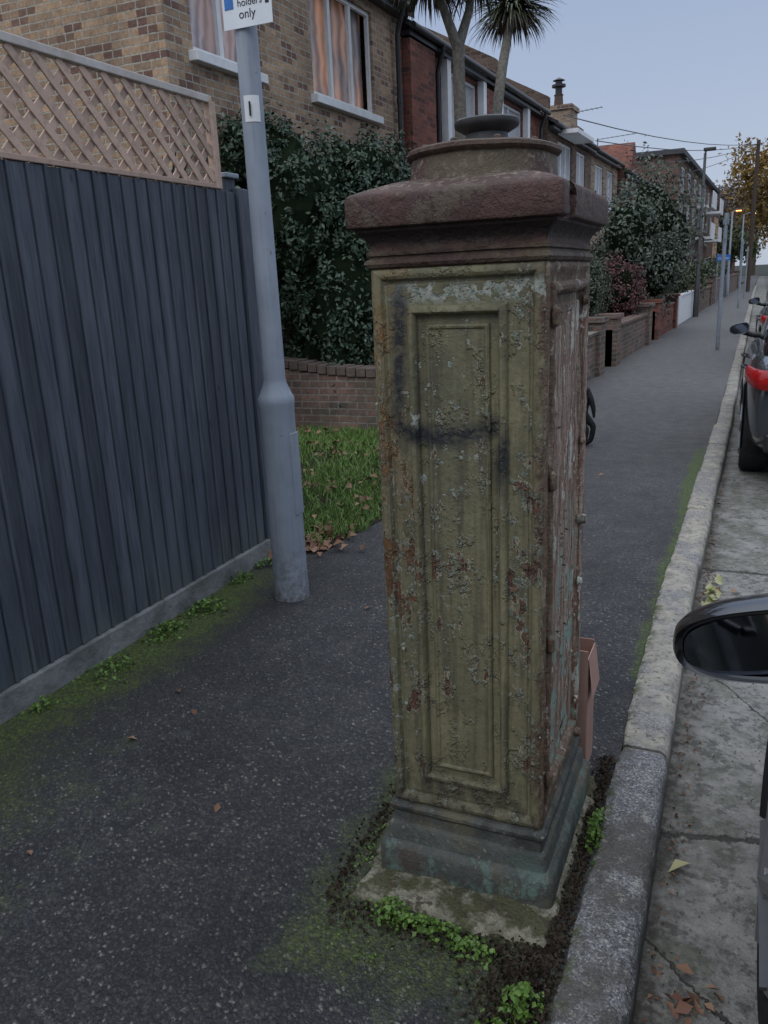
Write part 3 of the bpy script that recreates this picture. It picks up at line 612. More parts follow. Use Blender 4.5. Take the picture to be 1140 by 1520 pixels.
# ---------------------------------------------------------------- houses
def facade(g,y0,y1,z0,z1,holes,depth=.1,m=0,fr=H):
    ys=sorted({y0,y1}|{h[0] for h in holes}|{h[1] for h in holes}); zs=sorted({z0,z1}|{h[2] for h in holes}|{h[3] for h in holes})
    for a,b in zip(ys[:-1],ys[1:]):
        for c,d in zip(zs[:-1],zs[1:]):
            if any(h[0]<=a and b<=h[1] and h[2]<=c and d<=h[3] for h in holes): continue
            g.add([fr(0,a,c),fr(0,b,c),fr(0,b,d),fr(0,a,d)],[(0,1,2,3)],m)
    for a,b,c,d in holes:
        g.add([fr(0,a,c),fr(0,b,c),fr(0,b,d),fr(0,a,d),fr(-depth,a,c),fr(-depth,b,c),fr(-depth,b,d),fr(-depth,a,d)],[(0,1,5,4),(1,2,6,5),(2,3,7,6),(3,0,4,7)],m)
def window(par,a,b,c,d,x=-.06,bars=2,lit=None,off=0):
    F=lambda p,q,r:H(p+off,q,r)
    g=G(); t=.05
    g.box(x-.03,x+.02,a,a+t,c,d,fn=F); g.box(x-.03,x+.02,b-t,b,c,d,fn=F); g.box(x-.03,x+.02,a+t,b-t,d-t,d,fn=F); g.box(x-.03,x+.02,a+t,b-t,c,c+t*1.3,fn=F)
    for k in range(1,bars): yy=a+(b-a)*k/bars; g.box(x-.03,x+.015,yy-.035,yy+.035,c+t*1.3,d-t,fn=F)
    g.out("window_frame",white,par)
    g=G(); g.box(-.02,.10,a-.08,b+.08,c-.10,c-.002,fn=F); bevel(g.out("window_sill",white,par),.008)
    mt={'c':curt,'r':curt2,'n':netc,None:glass}[lit]; xg=x-.12 if lit in('c','r') else x-.02
    g=G(); g.add([F(xg,a,c),F(xg,b,c),F(xg,b,d),F(xg,a,d)],[(0,1,2,3)]); g.out("curtain" if lit else "glazing",mt,par)
def house(name,y0,y1,brick,wins,ze=5.2,x=0,depth=7,ridge=2.4,roofm=slate,doors=()):
    e=E(name); holes=[w[:4] for w in wins]+[d[:4] for d in doors]
    g=G(); fr=lambda a,b,c:H(a+x,b,c)
    facade(g,y0,y1,0,ze,holes,fr=fr)
    for yy in (y0,y1):
        g.add([fr(0,yy,0),fr(-depth,yy,0),fr(-depth,yy,ze),fr(-depth/2,yy,ze+ridge),fr(0,yy,ze)],[(0,1,2,3,4)])
    g.add([fr(-depth,y0,0),fr(-depth,y1,0),fr(-depth,y1,ze),fr(-depth,y0,ze)],[(0,1,2,3)])
    g.out("walls",brick,e)
    g=G(); sl=ridge/(depth/2); ov=.18
    A=fr(ov,y0,ze-ov*sl+.06);B=fr(ov,y1,ze-ov*sl+.06);C=fr(-depth/2,y1,ze+ridge+.06);D=fr(-depth/2,y0,ze+ridge+.06);F=fr(-depth-ov,y1,ze-ov*sl+.06);K=fr(-depth-ov,y0,ze-ov*sl+.06)
    g.add([A,B,C,D,F,K]+[(p[0],p[1],p[2]-.08) for p in (A,B,C,D,F,K)],[(0,1,2,3),(3,2,4,5),(6,9,8,7),(9,11,10,8),(0,6,7,1),(0,3,9,6),(1,7,8,2),(3,5,11,9),(2,8,10,4)]); g.out("roof",roofm,e)
    g=G(); g.tube([fr(ov+.03,y0,ze-.10),fr(ov+.03,y1,ze-.10)],.055,8); g.out("gutter",blackp,e,smooth=1)
    g=G(); g.box(x+.002,x+.16,y0,y1,ze-.22,ze-.155,fn=H); g.out("soffit",blackp,e)
    for w in wins: window(e,*w[:4],bars=w[4],lit=w[5],off=x)
    for d in doors:
        g=G(); g.box(x-.09,x-.05,d[0],d[1],d[2],d[3],fn=H); g.out("front_door",white,e)
    return e
def pipe(e,y,x=.09,z0=.1,z1=5.05):
    g=G(); g.tube([H(x,y,z0),H(x,y,z1-.35),H(x+.02,y,z1-.25),H(x+.12,y-.05,z1-.05),H(x+.13,y-.05,z1+.05)],.04,8)
    for z in (1.5,2.8,4.1): g.tube([H(x,y,z),H(x,y,z+.06)],.05,8)
    g.out("downpipe",blackp,e,smooth=R(50))
h1=house("brick_house",7.08,12.62,yellow,[(7.5,8.62,3.82,5.0,2,'c'),(9.9,11.66,3.82,5.15,3,'r'),(7.6,8.6,1.0,2.4,2,'n'),(9.9,11.66,1.0,2.4,3,'n')],ze=5.5)
pipe(h1,12.35,z1=5.35)
h2=house("brick_house",12.66,20.9,redb,[(14.5,16.2,3.85,5.0,2,'n'),(17.5,19.3,3.85,5.0,2,'n'),(14.5,16.2,.9,2.4,3,None),(17.5,19.3,.9,2.4,3,None)],ze=5.3,doors=[(13.2,14.1,.15,2.2)],ridge=1.9)
pipe(h2,13.95,z1=5.15); pipe(h2,20.6,z1=5.15)
g=G(); g.box(.01,.14,12.7,13.7,0,5.05,fn=H); g.box(.01,.12,16.45,17.2,0,5.0,fn=H); g.out("brick_pilasters",redb,h2)
g=G(); g.box(.01,.13,14.3,14.48,3.6,5.08,fn=H); g.box(.01,.13,16.22,16.40,3.6,5.08,fn=H); g.box(.01,.13,14.3,16.4,5.082,5.2,fn=H);g.box(.01,.13,17.3,17.48,3.6,5.08,fn=H); g.box(.01,.13,19.32,19.5,3.6,5.08,fn=H); g.out("window_surrounds",white,h2)
g=G()
for y in (12.64,16.8,20.9): g.box(-3.5,.2,y-.12,y+.12,5.3,5.55,fn=lambda a,b,c:(H(a,b,c)[0],b,c+max(0,-a)*.55))
g.out("party_walls",darkb,h2)
h3=house("brick_house",21.0,26.2,darkb,[(22.0,23.6,3.6,4.75,3,'n'),(24.2,25.4,3.6,4.75,2,'n'),(22.0,23.6,.9,2.3,3,None)],ze=5.1,x=.15,ridge=1.7)
g=G(); g.box(.2,.75,21.8,23.8,3.45,3.59,fn=H);g.box(.2,.7,21.8,23.8,4.85,4.95,fn=H);g.box(.2,.7,21.85,23.75,.6,.9,fn=H); g.out("bay_trim",white,h3)
def chimney(par,y,x,z0,z1,w=.8,pots=2,cowl=False,mat=yellow):
    g=G(); g.box(x-.45,x+.45,y-w/2,y+w/2,z0,z1,fn=H); g.box(x-.5,x+.5,y-w/2-.05,y+w/2+.05,z1,z1+.12,fn=H); g.out("chimney_stack",mat,par)
    g=G()
    for k in range(pots):
        p=H(x,y-w/4+k*w/2/max(1,pots-1) if pots>1 else y,z1+.12); g.lathe(p[0],p[1],[(.14,p[2]),(.12,p[2]+.3),(.14,p[2]+.35),(.10,p[2]+.36)],12)
    g.out("chimney_pots",tile,par)
    if cowl:
        p=H(x,y,z1+.40); g=G(); g.lathe(p[0],p[1],[(.1,p[2]),(.1,p[2]+.25),(.2,p[2]+.27),(.2,p[2]+.33),(.1,p[2]+.35),(.1,p[2]+.42),(.18,p[2]+.44),(.02,p[2]+.52)],12); g.out("cowl",blackp,par)
chimney(h3,25.6,-.7,5.3,6.0,.9,1,True)
h4=house("brick_house",26.3,31.0,yellow,[(27.0,28.4,3.5,4.7,3,'n'),(29.0,30.2,3.5,4.7,2,'n')],ze=5.1,x=.1,ridge=1.6); chimney(h4,30,-1.5,5.3,6.1,.9,2,False,redb)
h5=house("brick_house",31.1,36.0,redb,[(31.7,32.9,3.3,4.6,2,'n'),(33.9,35.1,3.3,4.6,2,'n')],ze=4.9,x=.3,roofm=tile,ridge=1.5)
g=G(); g.add([H(.45,31.3,4.8),H(.45,33.3,4.8),H(.45,32.3,5.9),H(-2,31.3,4.8),H(-2,33.3,4.8),H(-2,32.3,5.9)],[(0,1,2),(0,2,5,3),(1,4,5,2)]); g.out("gable",redb,h5)
h6=house("brick_house",36.1,41.5,yellow,[(37,38.2,3.2,4.5,2,'n'),(39.5,40.7,3.2,4.5,2,'n')],ze=4.8,x=.4,roofm=slate,ridge=1.5)
fb=E("apartment_block"); g=G(); wins=[]
for k in range(7):
    for z in (.8,3.6,5.0): wins.append((43.5+k*3.3,45.1+k*3.3,z,z+1.15))
F9=lambda a,b,c:H(a+.9,b,c)
facade(g,42,67,0,6.5,wins,fr=F9)
g.add([F9(0,42,0),F9(-4.2,42,0),F9(-4.2,42,6.5),F9(0,42,6.5)],[(0,1,2,3)]); g.add([F9(0,67,0),F9(-4.2,67,0),F9(-4.2,67,6.5),F9(0,67,6.5)],[(0,1,2,3)]); g.add([F9(-4.2,42,0),F9(-4.2,67,0),F9(-4.2,67,6.5),F9(-4.2,42,6.5)],[(0,1,2,3)])
g.out("walls",mat_brick("block_brick",(.19,.115,.09),(.155,.09,.07),(.18,.155,.135),dirt=.3),fb)
g=G(); g.box(-3.5,1.15,41.8,67.2,6.5,6.72,fn=H); g.out("roof",slate,fb)
g=G()
for a,b_,c,d in wins: g.box(.8,.84,a,b_,c,d,fn=H)
g.out("glazing",glass,fb)
g=G()
for a,b_,c,d in wins:
    g.box(.842,.875,a,a+.08,c,d,fn=H); g.box(.842,.875,b_-.08,b_,c,d,fn=H); g.box(.842,.875,(a+b_)/2-.04,(a+b_)/2+.04,c,d,fn=H); g.box(.842,.875,a+.08,b_-.08,d-.08,d,fn=H)
for k in range(2):
    yb_=52+k*6.5
    for z in (3.0,4.7): g.box(.95,1.8,yb_,yb_+3,z,z+.15,fn=H); g.box(1.75,1.8,yb_,yb_+3,z+.15,z+.9,fn=H)
g.out("white_frames_and_balconies",white,fb)
for k in range(4):
    yy=78+k*9; e=house("brick_house",yy,yy+8.6,[yellow,redb][k%2],[(yy+1,yy+3,3.4,4.8,2,'n'),(yy+5,yy+7,3.4,4.8,2,'n')],ze=5.3,x=.5)
def aerial(y,x,z,L=1.2):
    a=E("tv_aerial"); g=G(); p=H(x,y,z); g.tube([p,(p[0],p[1],p[2]+1.0)],.018,6); q=(p[0],p[1],p[2]+.95)
    g.tube([q,(q[0]+L,q[1]-.2,q[2]+.05)],.011,5)
    for k in range(9): t=k/8; g.tube([(q[0]+L*t,q[1]-.18-.2*t,q[2]+.05*t),(q[0]+L*t,q[1]+.18-.2*t,q[2]+.05*t)],.007,4)
    g.out("mast_and_elements",iron,a)
aerial(27.5,-1.0,5.3); aerial(34,-1.2,5.4,1.5)
# ---------------------------------------------------------------- garden walls
gw=E("garden_wall"); g=G(); n=24
f_=lambda x:.66-.10*math.sin(max(0,min(1,(x+4.6)/2.3))*math.pi)
for k in range(n):
    x0=-4.9+k*(2.68/n); x1=x0+2.68/n
    g.add([(x0,7.80,0),(x1,7.80,0),(x1,7.80,f_(x1)),(x0,7.80,f_(x0)),(x0,8.02,0),(x1,8.02,0),(x1,8.02,f_(x1)),(x0,8.02,f_(x0))],[(0,1,2,3),(7,6,5,4),(3,2,6,7)])
g.out("wall",gwall,gw)
g=G()
for k in range(23):
    x0=-4.88+k*.116; f=f_(x0+.05); g.box(x0+.004,x0+.11,7.775,8.045,f+.002+random.uniform(0,.006),f+.10+random.uniform(-.006,.006))
bevel(g.out("brick_coping",simple("coping_brick",(.15,.11,.095),(.095,.08,.07),9,.9,.2,.006),gw),.008)
def lowwall(name,ya_,yb_,h,mat,cop=None,th=.22,pier=True):
    e=E(name); g=G(); fn=lambda a,b,c:(wl(b)+a,b,c); g.box(-th,0,ya_,yb_,0,h,fn=fn)
    g.out("wall",mat,e)
    g=G(); g.box(-th-.03,.03,ya_+.39,yb_-.39,h+.002,h+.06,fn=fn); bevel(g.out("coping",cop or mat,e),.01)
    if pier:
        g=G()
        for y in (ya_,yb_-.38): g.box(-th-.06,.07,y,y+.38,0,h+.18,fn=fn); g.box(-th-.1,.11,y-.04,y+.42,h+.182,h+.25,fn=fn)
        g.out("piers",mat,e)
lowwall("garden_wall",8.03,9.6,.6,gwall); lowwall("garden_wall",10.6,12.9,.62,gwall); lowwall("garden_wall",13.9,18.2,.60,gwall); lowwall("garden_wall",19.2,23.2,.62,redb)
lowwall("white_garden_wall",24.2,28.8,.75,white,pier=False); lowwall("garden_wall",29.6,36,.7,darkb); lowwall("garden_wall",37,60,.9,gwall)
g=G(); g.box(-4.72,-4.50,7.2,7.42,0,2.0); g.out("brick_pier",redb,gw)
# ---------------------------------------------------------------- planting
def bush(name,blobs,n,size,mat,cs=.74,**k):
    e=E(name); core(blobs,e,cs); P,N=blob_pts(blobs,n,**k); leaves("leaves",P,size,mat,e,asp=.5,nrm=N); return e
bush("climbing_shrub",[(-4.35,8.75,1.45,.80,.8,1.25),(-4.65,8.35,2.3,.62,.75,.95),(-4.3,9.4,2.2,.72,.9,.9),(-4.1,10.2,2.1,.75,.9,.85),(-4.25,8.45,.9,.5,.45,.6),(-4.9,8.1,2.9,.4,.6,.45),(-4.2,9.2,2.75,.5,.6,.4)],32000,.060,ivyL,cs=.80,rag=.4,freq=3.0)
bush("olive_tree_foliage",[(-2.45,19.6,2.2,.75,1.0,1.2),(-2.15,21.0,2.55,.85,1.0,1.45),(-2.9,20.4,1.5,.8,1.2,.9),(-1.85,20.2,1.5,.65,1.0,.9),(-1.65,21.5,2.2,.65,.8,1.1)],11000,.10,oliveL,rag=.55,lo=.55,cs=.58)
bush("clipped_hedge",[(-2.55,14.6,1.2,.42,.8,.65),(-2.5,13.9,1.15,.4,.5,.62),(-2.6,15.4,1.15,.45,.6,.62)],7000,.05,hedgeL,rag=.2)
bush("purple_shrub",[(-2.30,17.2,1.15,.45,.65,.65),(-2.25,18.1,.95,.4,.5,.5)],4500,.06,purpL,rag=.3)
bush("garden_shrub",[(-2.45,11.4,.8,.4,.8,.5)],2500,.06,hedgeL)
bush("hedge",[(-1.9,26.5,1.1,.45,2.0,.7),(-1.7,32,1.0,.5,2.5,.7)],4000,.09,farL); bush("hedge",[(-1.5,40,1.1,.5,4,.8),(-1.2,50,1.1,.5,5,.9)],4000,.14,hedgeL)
strips("cordyline_plant",(-2.0,22.6,1.0),50,.8,.05,purpL,None,1.2,.6,.9)
strips("flax_plant",(-3.55,8.35,.35),46,.75,.035,mat_leaf("flax_leaf",[(.25,.27,.14),(.10,.15,.05),(.34,.34,.22)],.5),None,.8,.9,.9)
strips("red_shrub_twigs",(-4.1,8.25,.4),60,.5,.012,mat_leaf("red_twig",[(.12,.05,.04),(.09,.04,.035)],.8),None,1.0,.3,.9)
strips("yucca_plant",(-4.75,6.3,2.35),60,.45,.03,mat_leaf("yucca_leaf",[(.12,.13,.11),(.07,.09,.07)],.5),None,1.0,.4,.9)
g=G(); g.tube([(-4.75,6.3,0),(-4.75,6.3,2.35)],.06,8); g.out("yucca_stem",bark2)
pt=E("cordyline_palm_tree"); g=G()
g.tube([(-3.6,11.5,0),(-3.62,11.35,1.5),(-3.6,11.2,3.2),(-3.61,11.15,4.45)],[.15,.12,.085,.08],12)
g.tube([(-3.61,11.15,4.40),(-3.75,11.0,4.85),(-3.85,10.9,5.3)],[.07,.055,.05],10); g.tube([(-3.61,11.15,4.40),(-3.5,11.3,4.85),(-3.46,11.4,5.4)],[.07,.055,.05],10)
g.tube([(-3.6,11.8,0),(-3.6,12.3,2),(-3.6,12.8,3.6),(-3.6,13.3,4.6),(-3.6,13.75,5.3)],[.15,.11,.085,.075,.065],12)
g.out("trunks",bark2,pt,smooth=1)
for p,n in (((-3.88,10.88,5.22),260),((-3.45,11.42,5.35),260),((-3.6,13.85,5.50),280)):
    strips("fronds",p,n,.85,.045,palmL,pt,1.6,1.5,.6); strips("dead_fronds",(p[0],p[1],p[2]-.1),150,.75,.03,palmD,pt,.7,3.2,.1)
def tree(name,x,y,h,r,mat,n,size,bk=bark):
    e=E(name); g=G(); g.tube([(x,y,0),(x+.1,y,h*.35),(x,y+.1,h*.6)],[.03*h,.022*h,.012*h],10)
    bl=[]
    for k in range(9):
        a=k*2.4; rr=r*random.uniform(.3,.65); z=h*random.uniform(.45,.85); c=(x+rr*math.cos(a),y+rr*math.sin(a),z); g.tube([(x+.05,y,h*random.uniform(.3,.5)),((x+c[0])/2,(y+c[1])/2,z*.85),c],[.012*h,.007*h,.003*h],6)
        q=r*random.uniform(.35,.55); bl.append((*c,q,q,q*.9))
    g.out("trunk_and_limbs",bk,e,smooth=1); P,N=blob_pts(bl,n,rag=.6,lo=.35); leaves("crown",P,size,mat,e,asp=.45); return e
tree("willow_tree",2.4,70,11,4.5,autL,9000,.35); tree("street_tree",-2.5,95,10,4,twigL,3500,.3); tree("street_tree",1.0,120,12,5.5,twigL,4500,.35); tree("street_tree",-1.2,80,6,2.2,farL,3500,.3); tree("street_tree",6,110,12,6,autL,5000,.4); tree("street_tree",-3,130,13,5,twigL,4500,.4)
# ---------------------------------------------------------------- far street furniture
def lamp2(x,y,h,lit=False,arm=.5):
    e=E("street_lamp"); g=G(); g.lathe(x,y,[(.09,-.02),(.085,1.1),(.055,1.2),(.04,h),(.02,h+.02)],14); g.tube([(x,y,h-.02),(x+arm*.5,y,h+.08),(x+arm,y,h+.1)],.025,6); g.out("column",iron if not lit else greyp,e,smooth=1)
    g=G(); g.box(x+arm-.1,x+arm+.25,y-.1,y+.1,h+.06,h+.15); bevel(g.out("lantern",iron,e),.02)
    if lit:
        g=G(); g.box(x+arm-.05,x+arm+.2,y-.08,y+.08,h+.02,h+.055); b=MB("sodium_lamp"); b.b.inputs["Emission Color"].default_value=(1,.45,.12,1); b.b.inputs["Emission Strength"].default_value=4; g.out("lamp_glass",b.done((.9,.5,.2)),e)
lamp2(wl(28)+.12,28,4.8,arm=.05); lamp2(wl(60)+.1,60,4.6,True); lamp2(wl(45)+.15,45,4.0,True,.2)
def signpost(x,y,h):
    e=E("sign_post"); g=G(); g.tube([(x,y,-.02),(x,y,h)],.035,12); g.out("post",greyp,e,smooth=1)
    g=G(); g.box(x-.012,x+.012,y-.15,y+.15,h-.45,h-.05); g.box(x-.05,x+.05,y-.06,y+.06,h-.2,h-.1); g.out("plate",greyp,e)
signpost(-.36,16.7,2.45); signpost(-.1,33,2.4); signpost(.1,42,2.3)
tp=E("telegraph_pole"); g=G(); g.tube([(.25,52,0),(.25,52,8)],[.14,.10],10); g.box(.15,.35,51.9,52.1,7.7,7.9); g.out("pole",woodp,tp,smooth=1)
g=G()
for e_ in ((H(.3,26,5.2)),(H(.3,31,5.1)),(H(.3,22,5.3)),(H(.3,40,5.4)),(9,60,6)):
    a=Vector((.25,52,7.8)); b_=Vector(e_); g.tube([a.lerp(b_,t)-Vector((0,0,1.2*t*(1-t))) for t in np.linspace(0,1,8)],.014,4)
g.out("wires",iron,tp)
bs=E("shop_sign"); g=G(); g.box(wl(38)+.02,wl(38)+.55,37.9,37.95,1.7,1.95); g.out("board",blu,bs); g=G(); g.tube([(wl(38)+.06,38,0),(wl(38)+.06,38,2.0)],.03,8); g.out("post",greyp,bs)
text("Carpets",(wl(38)+.28,37.895,1.77),.13,white,bs)
# ---------------------------------------------------------------- dog
dg_=E("black_dog")
def skin(name,chains,mat,parent,sub=2):
    me=bpy.data.meshes.new(name); vs=[];es=[];rs=[];idx={}
    for ch in chains:
        prev=None
        for (p,r) in ch:
            key=tuple(round(c,4) for c in p)
            if key not in idx: idx[key]=len(vs); vs.append(p); rs.append(r)
            if prev is not None: es.append((prev,idx[key]))
            prev=idx[key]
    me.from_pydata(vs,es,[]); o=bpy.data.objects.new(name,me); COL.objects.link(o); o.parent=parent
    me.materials.append(mat)
    sk=o.modifiers.new("s",'SKIN')
    for i,v in enumerate(me.skin_vertices[0].data): v.radius=(rs[i],rs[i])
    me.skin_vertices[0].data[0].use_root=True; sk.use_smooth_shade=True
    s=o.modifiers.new("ss",'SUBSURF'); s.levels=sub; s.render_levels=sub
    return o
fur=MB("black_fur",.6,.3); fur=fur.done((.012,.012,.013),fur.bump(fur.noise(150,3,.7,fur.scl(fur.co,(1,1,.4))),.006,.8))
dx,dy=-1.24,7.35
pel=(dx-.06,dy,.52)
ch=[[(pel,.10),((dx-.20,dy,.51),.09),((dx-.34,dy,.49),.105),((dx-.48,dy,.48),.12),((dx-.58,dy,.51),.105),((dx-.67,dy,.59),.075),((dx-.74,dy,.67),.07),((dx-.80,dy,.695),.065),((dx-.87,dy,.675),.042),((dx-.94,dy,.66),.03)],
 [(pel,.10),((dx+.02,dy,.52),.035),((dx+.06,dy-.01,.44),.028),((dx+.085,dy-.01,.35),.022),((dx+.09,dy-.01,.27),.01)]]
for s in (-1,1):
    o_=.035 if s>0 else 0
    ch.append([(pel,.10),((dx-.04+o_,dy+.075*s,.43),.08),((dx-.08+o_,dy+.08*s,.31),.055),((dx+.04+o_,dy+.08*s,.18),.028),((dx+.02+o_,dy+.08*s,.05),.025),((dx-.025+o_,dy+.08*s,.022),.026),((dx-.06+o_,dy+.08*s,.018),.02)])
    ch.append([((dx-.48,dy,.48),.12),((dx-.52+o_,dy+.075*s,.38),.05),((dx-.49+o_,dy+.08*s,.27),.03),((dx-.50+o_,dy+.08*s,.15),.022),((dx-.50+o_,dy+.08*s,.04),.02),((dx-.54+o_,dy+.08*s,.02),.024)])
skin("body",ch,fur,dg_)
g=G()
for s in (-1,1): g.add([(dx-.77,dy+.045*s,.75),(dx-.82,dy+.05*s,.75),(dx-.80,dy+.085*s,.67),(dx-.78,dy+.08*s,.65)],[(0,1,2,3)])
g.out("ears",fur,dg_)
# ---------------------------------------------------------------- cars
rubber=simple("tyre_rubber",(.015,.015,.016),(.025,.025,.025),30,.85,.2,.001); alloy=simple("alloy",(.30,.31,.33),(.25,.26,.28),10,.35,.5,0,metal=.7)
carglass=glassm("car_glass",(.012,.014,.017),.04); redl=simple("tail_lamp",(.34,.010,.012),(.22,.008,.01),20,.15,.5,0); trimm=simple("black_trim",(.015,.015,.016),(.02,.02,.02),20,.45,.4,0)
b=redl.node_tree.nodes["Principled BSDF"]; b.inputs["Emission Color"].default_value=(1,.03,.03,1); b.inputs["Emission Strength"].default_value=.04
def paint(name,c):
    b=MB(name,.25,.5,.2); b.b.inputs["Coat Weight"].default_value=.8; b.b.inputs["Coat Roughness"].default_value=.04; return b.done(c)
def car(name,cx,y0,pm):
    e=E(name); T=lambda x,u,z:(cx+x,y0+u,-.1+z)
    st=[(0,.40,.80,.76,.02),(.05,.30,.93,.82,.05),(.3,.24,1.0,.875,.08),(.8,.20,.99,.905,.1),(1.4,.2,.97,.905,.1),(2.2,.2,.95,.905,.1),(3.0,.2,.94,.905,.1),(3.5,.2,.88,.895,.12),(3.95,.22,.80,.85,.16),(4.25,.28,.70,.74,.2),(4.35,.36,.60,.62,.2)]
    vs=[];n=0
    for u,zb_,zt,hw,cr in st:
        half=[(0,zb_),(hw*.8,zb_),(hw*.97,zb_+.06),(hw,zb_+(zt-zb_)*.40),(hw*.995,zb_+(zt-zb_)*.72),(hw*.95,zb_+(zt-zb_)*.93),(hw*.82,zt+.01),(hw*.4,zt+.04),(0,zt+.05)]
        pts=half+[(-x,z) for x,z in half[-2:0:-1]]; n=len(pts); vs+=[T(x,u,z) for x,z in pts]
    fs=[]
    for i in range(len(st)-1):
        for k in range(n): fs.append((i*n+k,(i+1)*n+k,(i+1)*n+(k+1)%n,i*n+(k+1)%n))
    fs.append(tuple(range(n))); fs.append(tuple((len(st)-1)*n+k for k in range(n))[::-1])
    o=mk("body",vs,fs,pm,e,smooth=3.14); s=o.modifiers.new("s",'SUBSURF'); s.levels=2; s.render_levels=2
    gh=[(.28,.97,1.02,.80,.66),(.62,.96,1.34,.80,.62),(1.1,.96,1.42,.81,.63),(1.9,.95,1.45,.81,.64),(2.4,.94,1.40,.80,.63),(2.75,.93,1.22,.79,.62),(3.2,.90,.97,.76,.66)]
    vs=[];mi=[]
    for u,zb_,zt,hb,ht in gh:
        half=[(0,zb_-.06),(hb,zb_-.04),(hb*.99,zb_+.02),((hb+ht)/2+.02,(zb_+zt)/2),(ht+.02,zt-.05),(ht*.9,zt-.01),(ht*.5,zt+.015),(0,zt+.02)]
        pts=half+[(-x,z) for x,z in half[-2:0:-1]]; n=len(pts); vs+=[T(x,u,z) for x,z in pts]
    fs=[]
    for i in range(len(gh)-1):
        for k in range(n):
            fs.append((i*n+k,(i+1)*n+k,(i+1)*n+(k+1)%n,i*n+(k+1)%n)); mi.append(1 if (k in (4,5,6,7,8,9) and 1<=i<=3) else 0)
    fs.append(tuple(range(n))); fs.append(tuple((len(gh)-1)*n+k for k in range(n))[::-1]); mi+=[0,0]
    o=mk("cabin",vs,fs,mats=[carglass,pm],mi=mi,parent=e,smooth=3.14); s=o.modifiers.new("s",'SUBSURF'); s.levels=2; s.render_levels=2
    for sx in (-1,1):
        for u in (.82,3.42):
            g=G(); c=Vector(T(sx*.80,u,.33))
            def disc(prof,m,nn=36):
                vs=[];fs=[]
                for r,x in prof:
                    for k in range(nn): a=2*math.pi*k/nn; vs.append((c.x+sx*x,c.y+r*math.cos(a),c.z+r*math.sin(a)))
                for i in range(len(prof)-1):
                    for k in range(nn): fs.append((i*nn+k,i*nn+(k+1)%nn,(i+1)*nn+(k+1)%nn,(i+1)*nn+k))
                fs.append(tuple((len(prof)-1)*nn+k for k in range(nn))); g.add(vs,fs,m)
            disc([(.30,-.12),(.325,-.10),(.33,-.02),(.33,.06),(.318,.088),(.295,.10),(.24,.098),(.225,.085)],0)
            disc([(.225,.09),(.215,.098),(.205,.085),(.20,.06),(.0,.055)],1)
            for k in range(5):
                a=2*math.pi*k/5; d=Vector((0,math.cos(a),math.sin(a))); g.tube([c+Vector((sx*.09,0,0)),c+d*.1+Vector((sx*.092,0,0)),c+d*.21+Vector((sx*.085,0,0))],[.035,.026,.03],6,m=1)
            disc([(.05,.1),(.045,.112),(.0,.114)],1,16)
            g.out("wheel",[rubber,alloy],e,smooth=R(40))
            g=G(); vs=[];fs=[]
            for k in range(25):
                a=-.25+(math.pi+.5)*k/24
                for r,x in ((.345,.085),(.375,.106),(.40,.102)): vs.append((c.x+sx*x,c.y+r*math.cos(a),c.z+.01+r*math.sin(a)))
            for k in range(24):
                for q in range(2): fs.append((k*3+q,k*3+q+1,(k+1)*3+q+1,(k+1)*3+q))
            g.add(vs,fs); g.out("arch_trim",trimm,e,smooth=R(60))
        g=G(); path=[(.50,-.012),(.66,-.005),(.755,.02),(.805,.07),(.835,.16),(.860,.28),(.868,.36)]
        vs=[];fs=[]
        for k,(x,u) in enumerate(path):
            zt=.91; zb_=.77+.014*max(0,k-2)
            nx_,nu=(.0,-1) if k<2 else ((.6,-.8) if k==2 else ((.8,-.5) if k==3 else (1,-.1)))
            for z in (zb_,(zb_+zt)/2,zt): vs.append(T(sx*(x+nx_*(.012 if z!=zt else .0)),u+nu*.015,z))
        for k in range(len(path)-1):
            for q in range(2): fs.append((k*3+q,k*3+q+1,(k+1)*3+q+1,(k+1)*3+q))
        g.add(vs,fs); o=g.out("tail_lamp",redl,e,smooth=3.14); so=o.modifiers.new("so",'SOLIDIFY'); so.thickness=.03; so.offset=-1 if sx>0 else 1
        g=G(); g.box(cx+sx*.885-.01,cx+sx*.885+.01,y0+1.05,y0+3.0,.10,.16); g.out("sill_trim",trimm,e)
        g=G()
        for u in (1.35,2.35): g.tube([T(sx*.890,u,.78),T(sx*.925,u+.02,.79),T(sx*.925,u+.16,.79),T(sx*.890,u+.18,.78)],.012,6)
        g.out("door_handle",pm,e,smooth=1)
    g=G(); g.box(cx-.26,cx+.26,y0-.025,y0-.012,.55,.67); g.out("number_plate",simple("yellow_plate",(.65,.5,.05),None,9,.5,.3,0),e)
    g=G(); g.box(cx-.75,cx+.75,y0-.03,y0+.1,.22,.36); bevel(g.out("bumper_trim",trimm,e),.02)
    return e
